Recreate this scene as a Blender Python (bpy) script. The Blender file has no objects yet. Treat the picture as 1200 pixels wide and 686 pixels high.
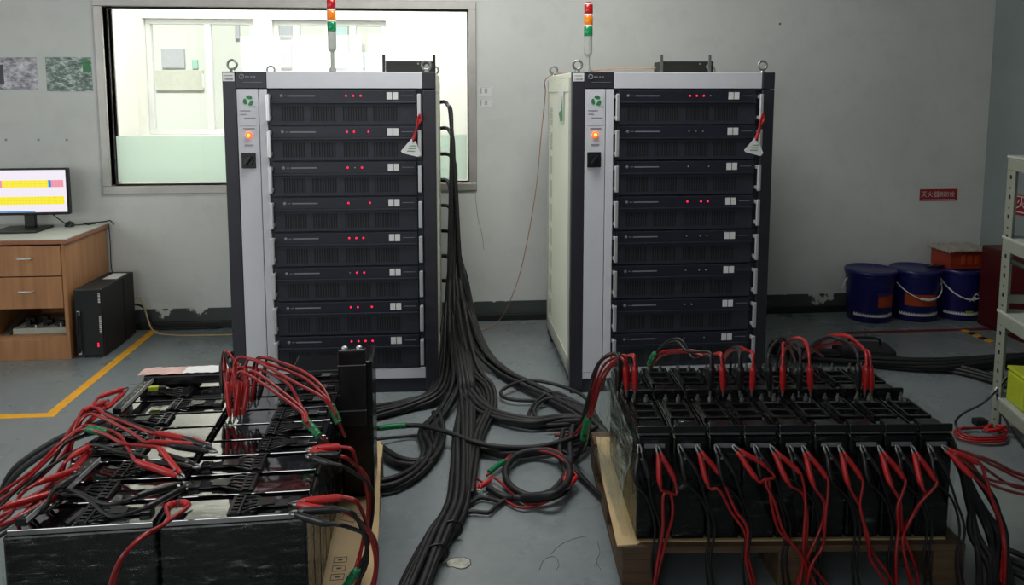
import bpy, bmesh, math, random
from mathutils import Vector, Matrix
PI = math.pi
rnd = random.Random(7)
S = bpy.context.scene
COL = S.collection

# ------------------------------------------------------------------ camera, world, lights, exposure
EYE = Vector((0, 0, 1.55))
FPX, CX, CY = 898.5, 600.0, 206.7
YAW, PITCH, ROLL = math.radians(4.98), math.radians(6.054), math.radians(-0.0525)
cd = bpy.data.cameras.new('camera'); cam = bpy.data.objects.new('camera', cd); COL.objects.link(cam)
cd.sensor_width = 36; cd.lens = 36 * FPX / 1200; cd.shift_y = (CY - 343) / 1200
cd.clip_start = .05; cd.clip_end = 100
cam.location = EYE; cam.rotation_mode = 'XYZ'
cam.rotation_euler = (PI / 2 - PITCH, 0, -YAW)
S.camera = cam
S.view_settings.view_transform = 'Standard'; S.view_settings.look = 'None'
S.view_settings.gamma = 1; S.view_settings.exposure = 0.0
S.view_settings.use_curve_mapping = False

w = bpy.data.worlds.new('world'); S.world = w; w.use_nodes = True
bg = w.node_tree.nodes['Background']; bg.inputs[0].default_value = (.93, .97, 1, 1); bg.inputs[1].default_value = .42

def area(name, loc, rot, sx, sy, power, col=(1, 1, 1)):
    l = bpy.data.lights.new(name, 'AREA'); l.shape = 'RECTANGLE'; l.size = sx; l.size_y = sy; l.energy = power; l.color = col
    o = bpy.data.objects.new(name, l); COL.objects.link(o); o.location = loc; o.rotation_euler = rot
    return o
area('ceiling_lamp_light', (.10, 3.3, 3.14), (0, 0, 0), 1.8, .6, 58, (1, 1, .96))
area('rear_window_light', (-2.2, -2.9, 1.8), (math.radians(86), 0, math.radians(14)), 2.6, 1.5, 50, (.97, .99, 1))
area('left_window_light', (-4.12, 1.8, 1.75), (0, math.radians(-90), 0), 1.5, 2.4, 38, (.97, 1, .98))
area('next_room_fill_light', (-1.0, 6.5, 3.0), (0, 0, 0), 3.0, 1.6, 115, (1, 1, .94))  # added light, put in to brighten the room behind the window
sl = bpy.data.lights.new('sun', 'SUN'); sl.energy = 5.0; sl.angle = .02
so = bpy.data.objects.new('sun', sl); COL.objects.link(so); so.rotation_euler = (math.radians(52), 0, math.radians(12))

# ------------------------------------------------------------------ photograph pixel -> point in the room
_F = Vector((math.sin(YAW) * math.cos(PITCH), math.cos(YAW) * math.cos(PITCH), -math.sin(PITCH)))
_R = Vector((math.cos(YAW), -math.sin(YAW), 0)); _U = _R.cross(_F)
def ray(px, py): return _F + _R * ((px - CX) / FPX) - _U * ((py - CY) / FPX)
def at_z(px, py, z=0.0): d = ray(px, py); return EYE + d * ((z - EYE.z) / d.z)
def at_y(px, py, y): d = ray(px, py); return EYE + d * (y / d.y)
def at_x(px, py, x): d = ray(px, py); return EYE + d * (x / d.x)
def pt(c):
    if c[0] == 'f': return at_z(c[1], c[2], c[3])
    if c[0] == 'y': return at_y(c[1], c[2], c[3])
    return Vector(c)

# ------------------------------------------------------------------ materials
def nodes(name):
    m = bpy.data.materials.new(name); m.use_nodes = True
    nt = m.node_tree; return m, nt, nt.nodes['Principled BSDF'], nt.nodes['Material Output']
def noise(nt, scale, detail=4, coord='Object', rough=.55):
    tc = nt.nodes.new('ShaderNodeTexCoord'); n = nt.nodes.new('ShaderNodeTexNoise')
    n.inputs['Scale'].default_value = scale; n.inputs['Detail'].default_value = detail; n.inputs['Roughness'].default_value = rough
    nt.links.new(tc.outputs[coord], n.inputs['Vector']); return n
def ramp(nt, src, stops):
    r = nt.nodes.new('ShaderNodeValToRGB'); e = r.color_ramp.elements
    while len(e) < len(stops): e.new(.5)
    for k, (p, c) in enumerate(stops): e[k].position = p; e[k].color = (*c, 1) if len(c) == 3 else c
    nt.links.new(src, r.inputs[0]); return r
def bump(nt, bsdf, src, strength, dist=.01):
    b = nt.nodes.new('ShaderNodeBump'); b.inputs['Strength'].default_value = strength; b.inputs['Distance'].default_value = dist
    nt.links.new(src, b.inputs['Height']); nt.links.new(b.outputs[0], bsdf.inputs['Normal']); return b
def M(name, col, rough=.5, metal=0, var=.08, scale=18, bmp=0, bscale=60, spec=.5, emit=None, es=0, coat=0):
    m, nt, b, o = nodes(name)
    b.inputs['Roughness'].default_value = rough; b.inputs['Metallic'].default_value = metal
    b.inputs['Specular IOR Level'].default_value = spec
    if coat: b.inputs['Coat Weight'].default_value = coat; b.inputs['Coat Roughness'].default_value = .06
    if var:
        n = noise(nt, scale)
        r = ramp(nt, n.outputs['Fac'], [(.3, tuple(c * (1 - var) for c in col)), (.7, tuple(min(1, c * (1 + var)) for c in col))])
        nt.links.new(r.outputs[0], b.inputs['Base Color'])
    else: b.inputs['Base Color'].default_value = (*col, 1)
    if bmp: bump(nt, b, noise(nt, bscale).outputs['Fac'], bmp)
    if emit: b.inputs['Emission Color'].default_value = (*emit, 1); b.inputs['Emission Strength'].default_value = es
    return m
def wood(name, c1, c2, axis='Z', scale=5, rough=.45):
    m, nt, b, o = nodes(name)
    tc = nt.nodes.new('ShaderNodeTexCoord'); mp = nt.nodes.new('ShaderNodeMapping')
    mp.inputs['Scale'].default_value = {'Z': (9, 9, .7), 'X': (.7, 9, 9), 'Y': (9, .7, 9)}[axis]
    n = nt.nodes.new('ShaderNodeTexNoise'); n.inputs['Scale'].default_value = scale; n.inputs['Detail'].default_value = 6
    nt.links.new(tc.outputs['Object'], mp.inputs[0]); nt.links.new(mp.outputs[0], n.inputs['Vector'])
    r = ramp(nt, n.outputs['Fac'], [(.3, c1), (.7, c2)]); nt.links.new(r.outputs[0], b.inputs['Base Color'])
    b.inputs['Roughness'].default_value = rough; bump(nt, b, n.outputs['Fac'], .08); return m

def wall_mat():
    m, nt, b, o = nodes('wall_paint')
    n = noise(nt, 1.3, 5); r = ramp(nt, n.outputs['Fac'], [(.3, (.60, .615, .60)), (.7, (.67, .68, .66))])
    n2 = noise(nt, 9, 6); r2 = ramp(nt, n2.outputs['Fac'], [(.36, (.93, .93, .92)), (.5, (1, 1, 1))])
    mx = nt.nodes.new('ShaderNodeMixRGB'); mx.blend_type = 'MULTIPLY'; mx.inputs[0].default_value = .6
    nt.links.new(r.outputs[0], mx.inputs[1]); nt.links.new(r2.outputs[0], mx.inputs[2])
    nt.links.new(mx.outputs[0], b.inputs['Base Color']); b.inputs['Roughness'].default_value = .6
    bump(nt, b, noise(nt, 40).outputs['Fac'], .05); return m
def floor_mat():
    m, nt, b, o = nodes('grey_floor_paint')
    n = noise(nt, 1.1, 6); r = ramp(nt, n.outputs['Fac'], [(.25, (.165, .190, .200)), (.75, (.220, .248, .258))])
    n2 = noise(nt, 22, 8); r2 = ramp(nt, n2.outputs['Fac'], [(.3, (.86, .86, .86)), (.55, (1, 1, 1))])
    mx = nt.nodes.new('ShaderNodeMixRGB'); mx.blend_type = 'MULTIPLY'; mx.inputs[0].default_value = .8
    nt.links.new(r.outputs[0], mx.inputs[1]); nt.links.new(r2.outputs[0], mx.inputs[2])
    nt.links.new(mx.outputs[0], b.inputs['Base Color'])
    rr = ramp(nt, noise(nt, 3, 6).outputs['Fac'], [(.3, (.22,) * 3), (.7, (.38,) * 3)]); nt.links.new(rr.outputs[0], b.inputs['Roughness'])
    bump(nt, b, noise(nt, 12, 5).outputs['Fac'], .06, .005); return m
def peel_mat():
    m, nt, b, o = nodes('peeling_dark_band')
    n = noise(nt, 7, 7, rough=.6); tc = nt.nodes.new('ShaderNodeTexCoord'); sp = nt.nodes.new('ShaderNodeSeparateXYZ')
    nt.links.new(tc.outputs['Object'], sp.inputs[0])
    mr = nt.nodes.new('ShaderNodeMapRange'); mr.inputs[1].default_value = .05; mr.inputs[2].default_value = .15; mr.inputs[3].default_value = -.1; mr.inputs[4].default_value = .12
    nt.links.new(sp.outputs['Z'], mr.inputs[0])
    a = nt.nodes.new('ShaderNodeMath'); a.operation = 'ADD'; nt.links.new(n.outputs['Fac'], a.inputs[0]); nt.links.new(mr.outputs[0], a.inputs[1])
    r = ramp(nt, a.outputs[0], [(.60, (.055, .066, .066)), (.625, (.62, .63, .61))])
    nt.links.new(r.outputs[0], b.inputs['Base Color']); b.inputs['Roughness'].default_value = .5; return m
def glass_mat(name, tint=(1, 1, 1), refl=.06):
    m, nt, b, o = nodes(name); nt.nodes.remove(b)
    t = nt.nodes.new('ShaderNodeBsdfTransparent'); t.inputs[0].default_value = (*tint, 1)
    g = nt.nodes.new('ShaderNodeBsdfGlossy'); g.inputs['Roughness'].default_value = .02
    mx = nt.nodes.new('ShaderNodeMixShader'); mx.inputs[0].default_value = refl
    nt.links.new(t.outputs[0], mx.inputs[1]); nt.links.new(g.outputs[0], mx.inputs[2]); nt.links.new(mx.outputs[0], o.inputs[0]); return m
def frosted_mat():
    m, nt, b, o = nodes('frosted_film'); nt.nodes.remove(b)
    t = nt.nodes.new('ShaderNodeBsdfTranslucent'); t.inputs[0].default_value = (.84, .93, .87, 1)
    d = nt.nodes.new('ShaderNodeBsdfDiffuse'); d.inputs[0].default_value = (.66, .76, .70, 1)
    mx = nt.nodes.new('ShaderNodeMixShader'); mx.inputs[0].default_value = .3
    nt.links.new(t.outputs[0], mx.inputs[1]); nt.links.new(d.outputs[0], mx.inputs[2]); nt.links.new(mx.outputs[0], o.inputs[0]); return m
def film_mat():
    m, nt, b, o = nodes('stretch_film'); nt.nodes.remove(b)
    t = nt.nodes.new('ShaderNodeBsdfTransparent'); t.inputs[0].default_value = (.9, .92, .9, 1)
    g = nt.nodes.new('ShaderNodeBsdfGlossy'); g.inputs['Roughness'].default_value = .12; g.inputs[0].default_value = (.9, .95, .92, 1)
    tc = nt.nodes.new('ShaderNodeTexCoord'); mp = nt.nodes.new('ShaderNodeMapping'); mp.inputs['Scale'].default_value = (6, 5, 26); mp.inputs['Rotation'].default_value = (.5, .3, 0)
    n = nt.nodes.new('ShaderNodeTexNoise'); n.inputs['Scale'].default_value = 2.4; n.inputs['Detail'].default_value = 6
    nt.links.new(tc.outputs['Object'], mp.inputs[0]); nt.links.new(mp.outputs[0], n.inputs['Vector'])
    bp = nt.nodes.new('ShaderNodeBump'); bp.inputs['Strength'].default_value = .7; bp.inputs['Distance'].default_value = .02
    nt.links.new(n.outputs['Fac'], bp.inputs['Height']); nt.links.new(bp.outputs[0], g.inputs['Normal'])
    r = ramp(nt, n.outputs['Fac'], [(.48, (.004,) * 3), (.62, (.022,) * 3), (.72, (.12,) * 3)])
    mx = nt.nodes.new('ShaderNodeMixShader'); nt.links.new(r.outputs[0], mx.inputs[0])
    nt.links.new(t.outputs[0], mx.inputs[1]); nt.links.new(g.outputs[0], mx.inputs[2]); nt.links.new(mx.outputs[0], o.inputs[0]); return m
def sheen_mat():  # pale streaks in the colour stand in for film catching light
    m, nt, b, o = nodes('painted_film_sheen'); nt.nodes.remove(b)
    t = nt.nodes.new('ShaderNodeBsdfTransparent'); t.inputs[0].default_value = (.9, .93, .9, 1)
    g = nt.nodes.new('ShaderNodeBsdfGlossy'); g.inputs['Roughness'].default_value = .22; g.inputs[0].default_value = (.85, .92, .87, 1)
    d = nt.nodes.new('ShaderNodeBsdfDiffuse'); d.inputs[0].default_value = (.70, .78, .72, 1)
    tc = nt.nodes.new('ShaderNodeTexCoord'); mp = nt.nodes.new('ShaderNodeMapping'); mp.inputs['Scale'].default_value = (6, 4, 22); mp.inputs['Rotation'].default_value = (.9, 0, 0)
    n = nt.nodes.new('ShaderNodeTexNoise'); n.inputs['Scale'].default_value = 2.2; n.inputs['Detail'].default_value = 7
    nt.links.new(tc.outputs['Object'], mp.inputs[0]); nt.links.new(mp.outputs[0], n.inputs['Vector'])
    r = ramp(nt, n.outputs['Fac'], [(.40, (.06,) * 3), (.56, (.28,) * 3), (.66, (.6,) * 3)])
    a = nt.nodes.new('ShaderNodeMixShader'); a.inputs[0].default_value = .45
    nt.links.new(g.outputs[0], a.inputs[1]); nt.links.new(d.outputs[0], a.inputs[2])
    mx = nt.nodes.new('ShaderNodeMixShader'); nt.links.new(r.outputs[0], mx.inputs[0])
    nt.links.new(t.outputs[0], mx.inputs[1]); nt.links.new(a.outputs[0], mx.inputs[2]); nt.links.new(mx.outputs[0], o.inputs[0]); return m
def speckle_mat(name, c1, c2, c3, scale):
    m, nt, b, o = nodes(name)
    tc = nt.nodes.new('ShaderNodeTexCoord'); mp = nt.nodes.new('ShaderNodeMapping'); mp.inputs['Scale'].default_value = (1, 1, 2.2); mp.inputs['Rotation'].default_value = (0, .5, 0)
    n = nt.nodes.new('ShaderNodeTexNoise'); n.inputs['Scale'].default_value = scale; n.inputs['Detail'].default_value = 8; n.inputs['Roughness'].default_value = .8
    nt.links.new(tc.outputs['Object'], mp.inputs[0]); nt.links.new(mp.outputs[0], n.inputs['Vector'])
    r = ramp(nt, n.outputs['Fac'], [(.40, c1), (.5, c2), (.60, c3)]); nt.links.new(r.outputs[0], b.inputs['Base Color'])
    b.inputs['Roughness'].default_value = .35; return m
def tex_black(name, col, rough, bs, bstr, spec=.5, ior=1.5):
    m, nt, b, o = nodes(name); b.inputs['IOR'].default_value = ior; b.inputs['Base Color'].default_value = (*col, 1); b.inputs['Specular IOR Level'].default_value = spec
    n = noise(nt, bs, 3)
    rr = ramp(nt, n.outputs['Fac'], [(.35, (rough * .7,) * 3), (.7, (rough * 1.4,) * 3)]); nt.links.new(rr.outputs[0], b.inputs['Roughness'])
    bump(nt, b, n.outputs['Fac'], bstr, .01); return m

m_wall = wall_mat(); m_floor = floor_mat(); m_peel = peel_mat()
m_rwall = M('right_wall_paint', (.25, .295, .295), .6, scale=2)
m_white_wall = M('next_room_white', (.80, .80, .74), .7, var=.02)
m_ceil = M('ceiling_white', (.7, .7, .68), .8, var=.03)
m_cove = M('black_cove', (.012, .013, .014), .5)
m_steel = M('brushed_steel', (.50, .48, .46), .48, .6, .1, 6)
m_gasket = M('black_gasket', (.01, .01, .01), .6, var=0)
m_glass = glass_mat('window_glass'); m_frost = frosted_mat(); m_film = film_mat(); m_sheen = sheen_mat()
m_pvc = M('white_pvc', (.72, .74, .72), .4, var=.02)
m_navy = M('dark_navy_steel', (.022, .023, .034), .42, var=.12, scale=8, bmp=.03)
m_post = M('charcoal_post', (.026, .025, .034), .38, var=.1, scale=6)
m_unit = M('unit_faceplate', (.012, .014, .025), .42, var=.15, scale=30, bmp=.04, bscale=200)
m_unitlo = M('unit_grille_panel', (.019, .022, .035), .5, var=.15, scale=30, bmp=.05, bscale=220)
m_slot = M('vent_slot', (.002, .002, .003), .7, var=0)
m_grey = M('light_grey_panel', (.62, .62, .67), .42, var=.04, scale=5)
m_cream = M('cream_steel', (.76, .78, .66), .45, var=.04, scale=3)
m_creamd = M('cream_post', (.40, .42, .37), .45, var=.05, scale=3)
m_alu = M('aluminium_handle', (.62, .62, .64), .32, .55, .05)
m_zinc = M('zinc_steel', (.30, .31, .30), .35, .85, .15)
m_label = M('white_label', (.72, .72, .72), .5, var=.03)
m_print = M('grey_print', (.22, .22, .24), .5, var=0)
m_silk = M('silkscreen_grey', (.20, .21, .24), .5, var=0)
m_green = M('leaf_green', (.02, .22, .06), .45, var=.3, scale=60)
m_gtape = M('green_tape', (.004, .16, .055), .32, var=.2, scale=40, bmp=.3, bscale=90)
m_led = M('red_led', (.5, .01, .02), .3, var=0, emit=(1, .01, .06), es=1.5)
m_ledoff = M('unlit_led', (.30, .32, .34), .3, var=0)
m_amberlit = M('lit_orange_lamp', (.9, .2, .02), .3, var=0, emit=(1, .06, .01), es=1.6)
m_amberhot = M('lit_lamp_core', (1, .6, .1), .3, var=0, emit=(1, .30, .03), es=3.5)
m_tred = M('red_lens', (.40, .008, .012), .18, var=.1, scale=90, coat=.5)
m_tamb = M('amber_lens', (.72, .19, .006), .18, var=.1, scale=90, coat=.5)
m_tgrn = M('green_lens', (.004, .20, .07), .18, var=.1, scale=90, coat=.5)
m_tgrey = M('tower_grey', (.30, .31, .30), .4)
m_black = M('black_plastic', (.006, .006, .0075), .38, var=.15)
m_matblack = M('matt_black', (.006, .006, .007), .6, var=.1)
m_cable = M('black_rubber_cable', (.0055, .0052, .0065), .55, var=.2, scale=12)
m_cablegrey = M('dusty_black_cable', (.012, .0115, .0135), .55, var=.2, scale=12)
m_redwire = M('red_wire', (.30, .010, .012), .35, var=.15, scale=20)
m_redclip = M('red_clip_sleeve', (.46, .016, .018), .33, var=.12, scale=30)
m_blkclip = M('black_clip_sleeve', (.010, .010, .0115), .33, var=.12, scale=30)
m_beige = M('beige_wire', (.42, .32, .17), .5)
m_orwire = M('tan_thin_wire', (.40, .22, .12), .5)
m_batt = tex_black('battery_case_film', (.003, .003, .004), .22, 26, .06, .35)
m_lid = tex_black('glossy_wrapped_lid', (.004, .004, .005), .05, 7, .16, ior=3.0)
m_trim_black = M('satin_black_bracket', (.005, .005, .006), .26, var=.1)
m_kraft = M('kraft_cardboard', (.50, .36, .19), .8, var=.08, scale=8, bmp=.05)
m_kraftd = M('brown_cardboard', (.30, .215, .12), .8, var=.1, scale=8, bmp=.05)
m_ink = M('black_ink', (.03, .025, .02), .8, var=0)
m_pallet = wood('pallet_wood', (.060, .035, .018), (.120, .072, .038), 'X', 5, .75)
m_palletlt = wood('pale_pallet_wood', (.42, .31, .16), (.58, .45, .26), 'Y', 5, .75)
m_desk = wood('desk_wood_laminate', (.33, .15, .062), (.46, .225, .10), 'Z', 3, .42)
m_deskedge = wood('desk_wood_edge', (.27, .10, .05), (.34, .14, .07), 'X', 3, .4)
m_desktop = M('desk_top_grey', (.50, .53, .47), .35, var=.04)
m_blue = M('blue_pail_plastic', (.010, .012, .115), .3, var=.06)
m_orange = M('orange_label', (.42, .055, .010), .45, var=.08)
m_yellow = M('yellow_floor_tape', (.74, .35, .018), .5, var=.14, scale=22)
m_redtape = M('red_floor_tape', (.16, .012, .02), .5, var=.2, scale=22)
m_sign = M('red_sign', (.30, .010, .022), .4, var=.06)
m_signtxt = M('sign_lettering', (.62, .58, .56), .5, var=0)
m_shelf = M('beige_shelf_steel', (.25, .265, .215), .45, var=.05)
m_shelftop = M('pale_shelf_edge', (.40, .43, .385), .45, var=.04)
m_redbox = M('red_box', (.065, .005, .006), .4, var=.1)
m_redor = M('orange_red_tub', (.30, .035, .015), .35, var=.15, scale=20)
m_cloth = M('grey_sheet', (.36, .33, .28), .8, var=.15, scale=12, bmp=.2, bscale=30)
m_lime = M('lime_plastic', (.40, .46, .02), .4, var=.05)
m_paper = M('white_paper', (.78, .76, .76), .6, var=.05)
m_pinkpaper = M('pinkish_sheet', (.62, .40, .36), .5, var=.2, scale=14)
m_silverfoil = speckle_mat('silver_poster_print', (.10, .09, .13), (.38, .37, .42), (.72, .72, .78), 11)
m_greenfoil = speckle_mat('green_poster_print', (.015, .05, .035), (.12, .20, .16), (.62, .68, .66), 16)
m_purple = M('dark_purple_print', (.03, .02, .05), .4, var=.3, scale=30)
m_scrW = M('screen_white', (0, 0, 0), .3, var=0, emit=(.93, .86, .95), es=.95)
m_scrY = M('screen_yellow', (0, 0, 0), .3, var=0, emit=(1, .85, .01), es=.95)
m_scrP = M('screen_pink', (0, 0, 0), .3, var=0, emit=(.95, .32, .42), es=.9)
m_scrB = M('screen_blue', (0, 0, 0), .3, var=0, emit=(.01, .27, .75), es=.9)
m_scrL = M('screen_line', (0, 0, 0), .3, var=0, emit=(.8, .68, .12), es=.8)
m_facade = M('outside_facade', (.62, .66, .56), .8, var=.06, scale=.8)
m_facgrey = M('outside_grey', (.40, .43, .43), .7); m_facbeige = M('outside_beige', (.52, .54, .42), .7); m_facmint = M('outside_mint', (.42, .60, .56), .7); m_faclime = M('outside_lime', (.45, .6, .28), .7)
m_facgreen = M('outside_green', (.28, .55, .40), .7)
m_facpink = M('outside_pink', (.62, .42, .44), .7)
m_yard = M('yard_concrete', (.55, .55, .52), .9)
m_chip = M('bare_concrete_chip', (.42, .42, .36), .8, var=.25, scale=40)
m_chipedge = M('chip_dark_edge', (.05, .05, .05), .8, var=0)  # dark rim of the floor chip, also used for the scratches

# ------------------------------------------------------------------ mesh helpers
class MB:
    """collects shapes into one mesh"""
    def __init__(s): s.bm = bmesh.new()
    def _fin(s, geom, mi, mat4=None):
        vs = [v for v in geom if isinstance(v, bmesh.types.BMVert)]
        if mat4 is not None: bmesh.ops.transform(s.bm, matrix=mat4, verts=vs)
        for v in vs:
            for f in v.link_faces: f.material_index = mi
        return s
    def box(s, x0, x1, y0, y1, z0, z1, mi=0, bev=0, seg=2, mat4=None):
        r = bmesh.ops.create_cube(s.bm, size=1)
        vs = r['verts']
        for v in vs: v.co = Vector((x0 if v.co.x < 0 else x1, y0 if v.co.y < 0 else y1, z0 if v.co.z < 0 else z1))
        if bev:
            es = list({e for v in vs for e in v.link_edges})
            for f in {f for v in vs for f in v.link_faces}: f.material_index = mi
            rr = bmesh.ops.bevel(s.bm, geom=es, offset=bev, segments=seg, affect='EDGES', profile=.5)
            vs = list({v for f in rr['faces'] for v in f.verts} | {v for v in vs if v.is_valid})
        return s._fin(vs, mi, mat4)
    def cone(s, p0, p1, r0, r1, n=20, mi=0):
        p0, p1 = Vector(p0), Vector(p1); d = p1 - p0
        q = Vector((0, 0, 1)).rotation_difference(d.normalized()).to_matrix().to_4x4()
        r = bmesh.ops.create_cone(s.bm, cap_ends=True, segments=n, radius1=max(r0, 1e-4), radius2=max(r1, 1e-4), depth=d.length)
        return s._fin(r['verts'], mi, Matrix.Translation((p0 + p1) / 2) @ q)
    def lathe(s, prof, n=28, mi=0, c=(0, 0, 0)):
        rings = []
        for r, z in prof:
            rings.append([s.bm.verts.new((c[0] + max(r, 1e-4) * math.cos(2 * PI * k / n), c[1] + max(r, 1e-4) * math.sin(2 * PI * k / n), c[2] + z)) for k in range(n)])
        for a, b in zip(rings, rings[1:]):
            for k in range(n):
                f = s.bm.faces.new((a[k], a[(k + 1) % n], b[(k + 1) % n], b[k])); f.material_index = mi; f.smooth = True
        for rg, fl in ((rings[0], True), (rings[-1], False)):
            f = s.bm.faces.new(list(reversed(rg)) if fl else rg); f.material_index = mi
        return s
    def sphere(s, c, r, mi=0, sc=(1, 1, 1), u=12, v=8):
        g = bmesh.ops.create_uvsphere(s.bm, u_segments=u, v_segments=v, radius=r)
        for f in {f for vv in g['verts'] for f in vv.link_faces}: f.smooth = True
        return s._fin(g['verts'], mi, Matrix.Translation(c) @ Matrix.Diagonal((*sc, 1)))
    def tube(s, pts, r, n=8, mi=0, closed=False, flat=1.0, up=None):
        pts = [Vector(p) for p in pts]; N = len(pts)
        rad = r if isinstance(r, (list, tuple)) else [r] * N
        T = []
        for i in range(N):
            if closed: t = pts[(i + 1) % N] - pts[i - 1]
            else: t = pts[min(i + 1, N - 1)] - pts[max(i - 1, 0)]
            if t.length < 1e-9: t = Vector((0, 0, 1))
            T.append(t.normalized())
        nrm = Vector(up) if up else (Vector((0, 0, 1)) if abs(T[0].z) < .9 else Vector((1, 0, 0)))
        nrm = (nrm - T[0] * nrm.dot(T[0])).normalized(); rings = []
        for i in range(N):
            nrm = nrm - T[i] * nrm.dot(T[i])
            nrm = nrm.normalized() if nrm.length > 1e-6 else T[i].orthogonal().normalized()
            bn = T[i].cross(nrm)
            rings.append([s.bm.verts.new(pts[i] + nrm * (rad[i] * math.cos(2 * PI * k / n)) + bn * (rad[i] * flat * math.sin(2 * PI * k / n))) for k in range(n)])
        prs = list(zip(rings, rings[1:])) + ([(rings[-1], rings[0])] if closed else [])
        for a, b in prs:
            for k in range(n):
                f = s.bm.faces.new((a[k], a[(k + 1) % n], b[(k + 1) % n], b[k])); f.material_index = mi; f.smooth = True
        if not closed:
            f = s.bm.faces.new(list(reversed(rings[0]))); f.material_index = mi
            f = s.bm.faces.new(rings[-1]); f.material_index = mi
        return s
    def prism(s, poly, h, mi=0, mat4=None):
        """poly in xy, extruded to +z by h"""
        a = [s.bm.verts.new((x, y, 0)) for x, y in poly]; b = [s.bm.verts.new((x, y, h)) for x, y in poly]; n = len(poly)
        fs = [s.bm.faces.new(list(reversed(a))), s.bm.faces.new(b)]
        for k in range(n): fs.append(s.bm.faces.new((a[k], a[(k + 1) % n], b[(k + 1) % n], b[k])))
        for f in fs: f.material_index = mi
        if mat4 is not None: bmesh.ops.transform(s.bm, matrix=mat4, verts=a + b)
        return s
    def build(s, name, mats, parent=None, loc=None):
        me = bpy.data.meshes.new(name); bmesh.ops.recalc_face_normals(s.bm, faces=s.bm.faces[:])
        s.bm.to_mesh(me); s.bm.free()
        for m in (mats if isinstance(mats, (list, tuple)) else [mats]): me.materials.append(m)
        o = bpy.data.objects.new(name, me); COL.objects.link(o)
        if parent: o.parent = parent
        if loc: o.location = loc
        return o
def spline(P, n=12):
    P = [Vector(p) for p in P]
    if len(P) < 3: return P
    Q = [P[0] * 2 - P[1]] + P + [P[-1] * 2 - P[-2]]; out = []
    for i in range(1, len(Q) - 2):
        a, b, c, d = Q[i - 1:i + 3]
        for k in range(n):
            t = k / n
            out.append(.5 * ((2 * b) + (c - a) * t + (2 * a - 5 * b + 4 * c - d) * t * t + (3 * b - a - 3 * c + d) * t ** 3))
    out.append(P[-1]); return out
def tag(o, label, cat, group=None, kind=None):
    o['label'] = label; o['category'] = cat
    if group: o['group'] = group
    if kind: o['kind'] = kind
    return o
def thing(name, label, cat, loc=(0, 0, 0), rotz=0, group=None):
    o = bpy.data.objects.new(name, None); COL.objects.link(o); o.empty_display_size = .1
    o.location = loc; o.rotation_euler = (0, 0, rotz); return tag(o, label, cat, group)
def struct(o): o['kind'] = 'structure'; return o
def dup_tree(o, parent=None):
    c = o.copy(); COL.objects.link(c)
    if parent: c.parent = parent
    for ch in list(o.children): dup_tree(ch, c)
    return c
def text_mesh(txt, size, mat, name, parent=None, mat4=None, ext=.0006):
    cu = bpy.data.curves.new(name, 'FONT'); cu.body = txt; cu.size = size; cu.align_x = 'CENTER'; cu.align_y = 'CENTER'; cu.extrude = ext; cu.resolution_u = 3
    t = bpy.data.objects.new(name, cu); COL.objects.link(t); bpy.context.view_layer.update()
    me = bpy.data.meshes.new_from_object(t.evaluated_get(bpy.context.evaluated_depsgraph_get()))
    bpy.data.objects.remove(t); bpy.data.curves.remove(cu)
    if mat4 is not None: me.transform(mat4)
    me.materials.clear(); me.materials.append(mat)
    for p in me.polygons: p.material_index = 0
    o = bpy.data.objects.new(name, me); COL.objects.link(o)
    if parent: o.parent = parent
    return o
FACE_FRONT = Matrix.Rotation(PI / 2, 4, 'X')            # xy lettering -> stands up, faces -Y
ORD = ['first', 'second', 'third', 'fourth', 'fifth', 'sixth', 'seventh', 'eighth', 'ninth', 'tenth']

# ------------------------------------------------------------------ the room
YW, XR, XL, ZC = 5.161, 3.856, -4.2, 3.2
WX0, WX1, WZ0, WZ1 = -2.163, .158, .960, 2.112
b = MB(); b.box(XL - .12, XR + .12, -3.2, YW + .14, -.12, 0); struct(b.build('floor', m_floor))
b = MB()
b.box(XL, WX0, YW, YW + .14, 0, ZC); b.box(WX1, XR, YW, YW + .14, 0, ZC)
b.box(WX0, WX1, YW, YW + .14, 0, WZ0); b.box(WX0, WX1, YW, YW + .14, WZ1, ZC)
struct(b.build('wall_back', m_wall))
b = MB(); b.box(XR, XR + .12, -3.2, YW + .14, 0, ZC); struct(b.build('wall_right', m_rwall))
b = MB(); b.box(XL - .12, XL, -3.2, YW + .14, 0, ZC); struct(b.build('wall_left', m_wall))
b = MB(); b.box(XL - .12, XR + .12, -3.32, -3.2, 0, ZC); struct(b.build('wall_rear', m_wall))
b = MB(); b.box(XL - .12, XR + .12, -3.2, 7.9, ZC, ZC + .12); struct(b.build('ceiling', m_ceil))
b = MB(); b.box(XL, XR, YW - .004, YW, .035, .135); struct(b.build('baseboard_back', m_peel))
b = MB(); b.box(XL, XR, YW - .022, YW, 0, .048, bev=.006); struct(b.build('trim_1', m_cove))
b = MB(); b.box(XR - .012, XR, -3.2, YW - .022, 0, .12); struct(b.build('baseboard_right', m_cove))

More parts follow.
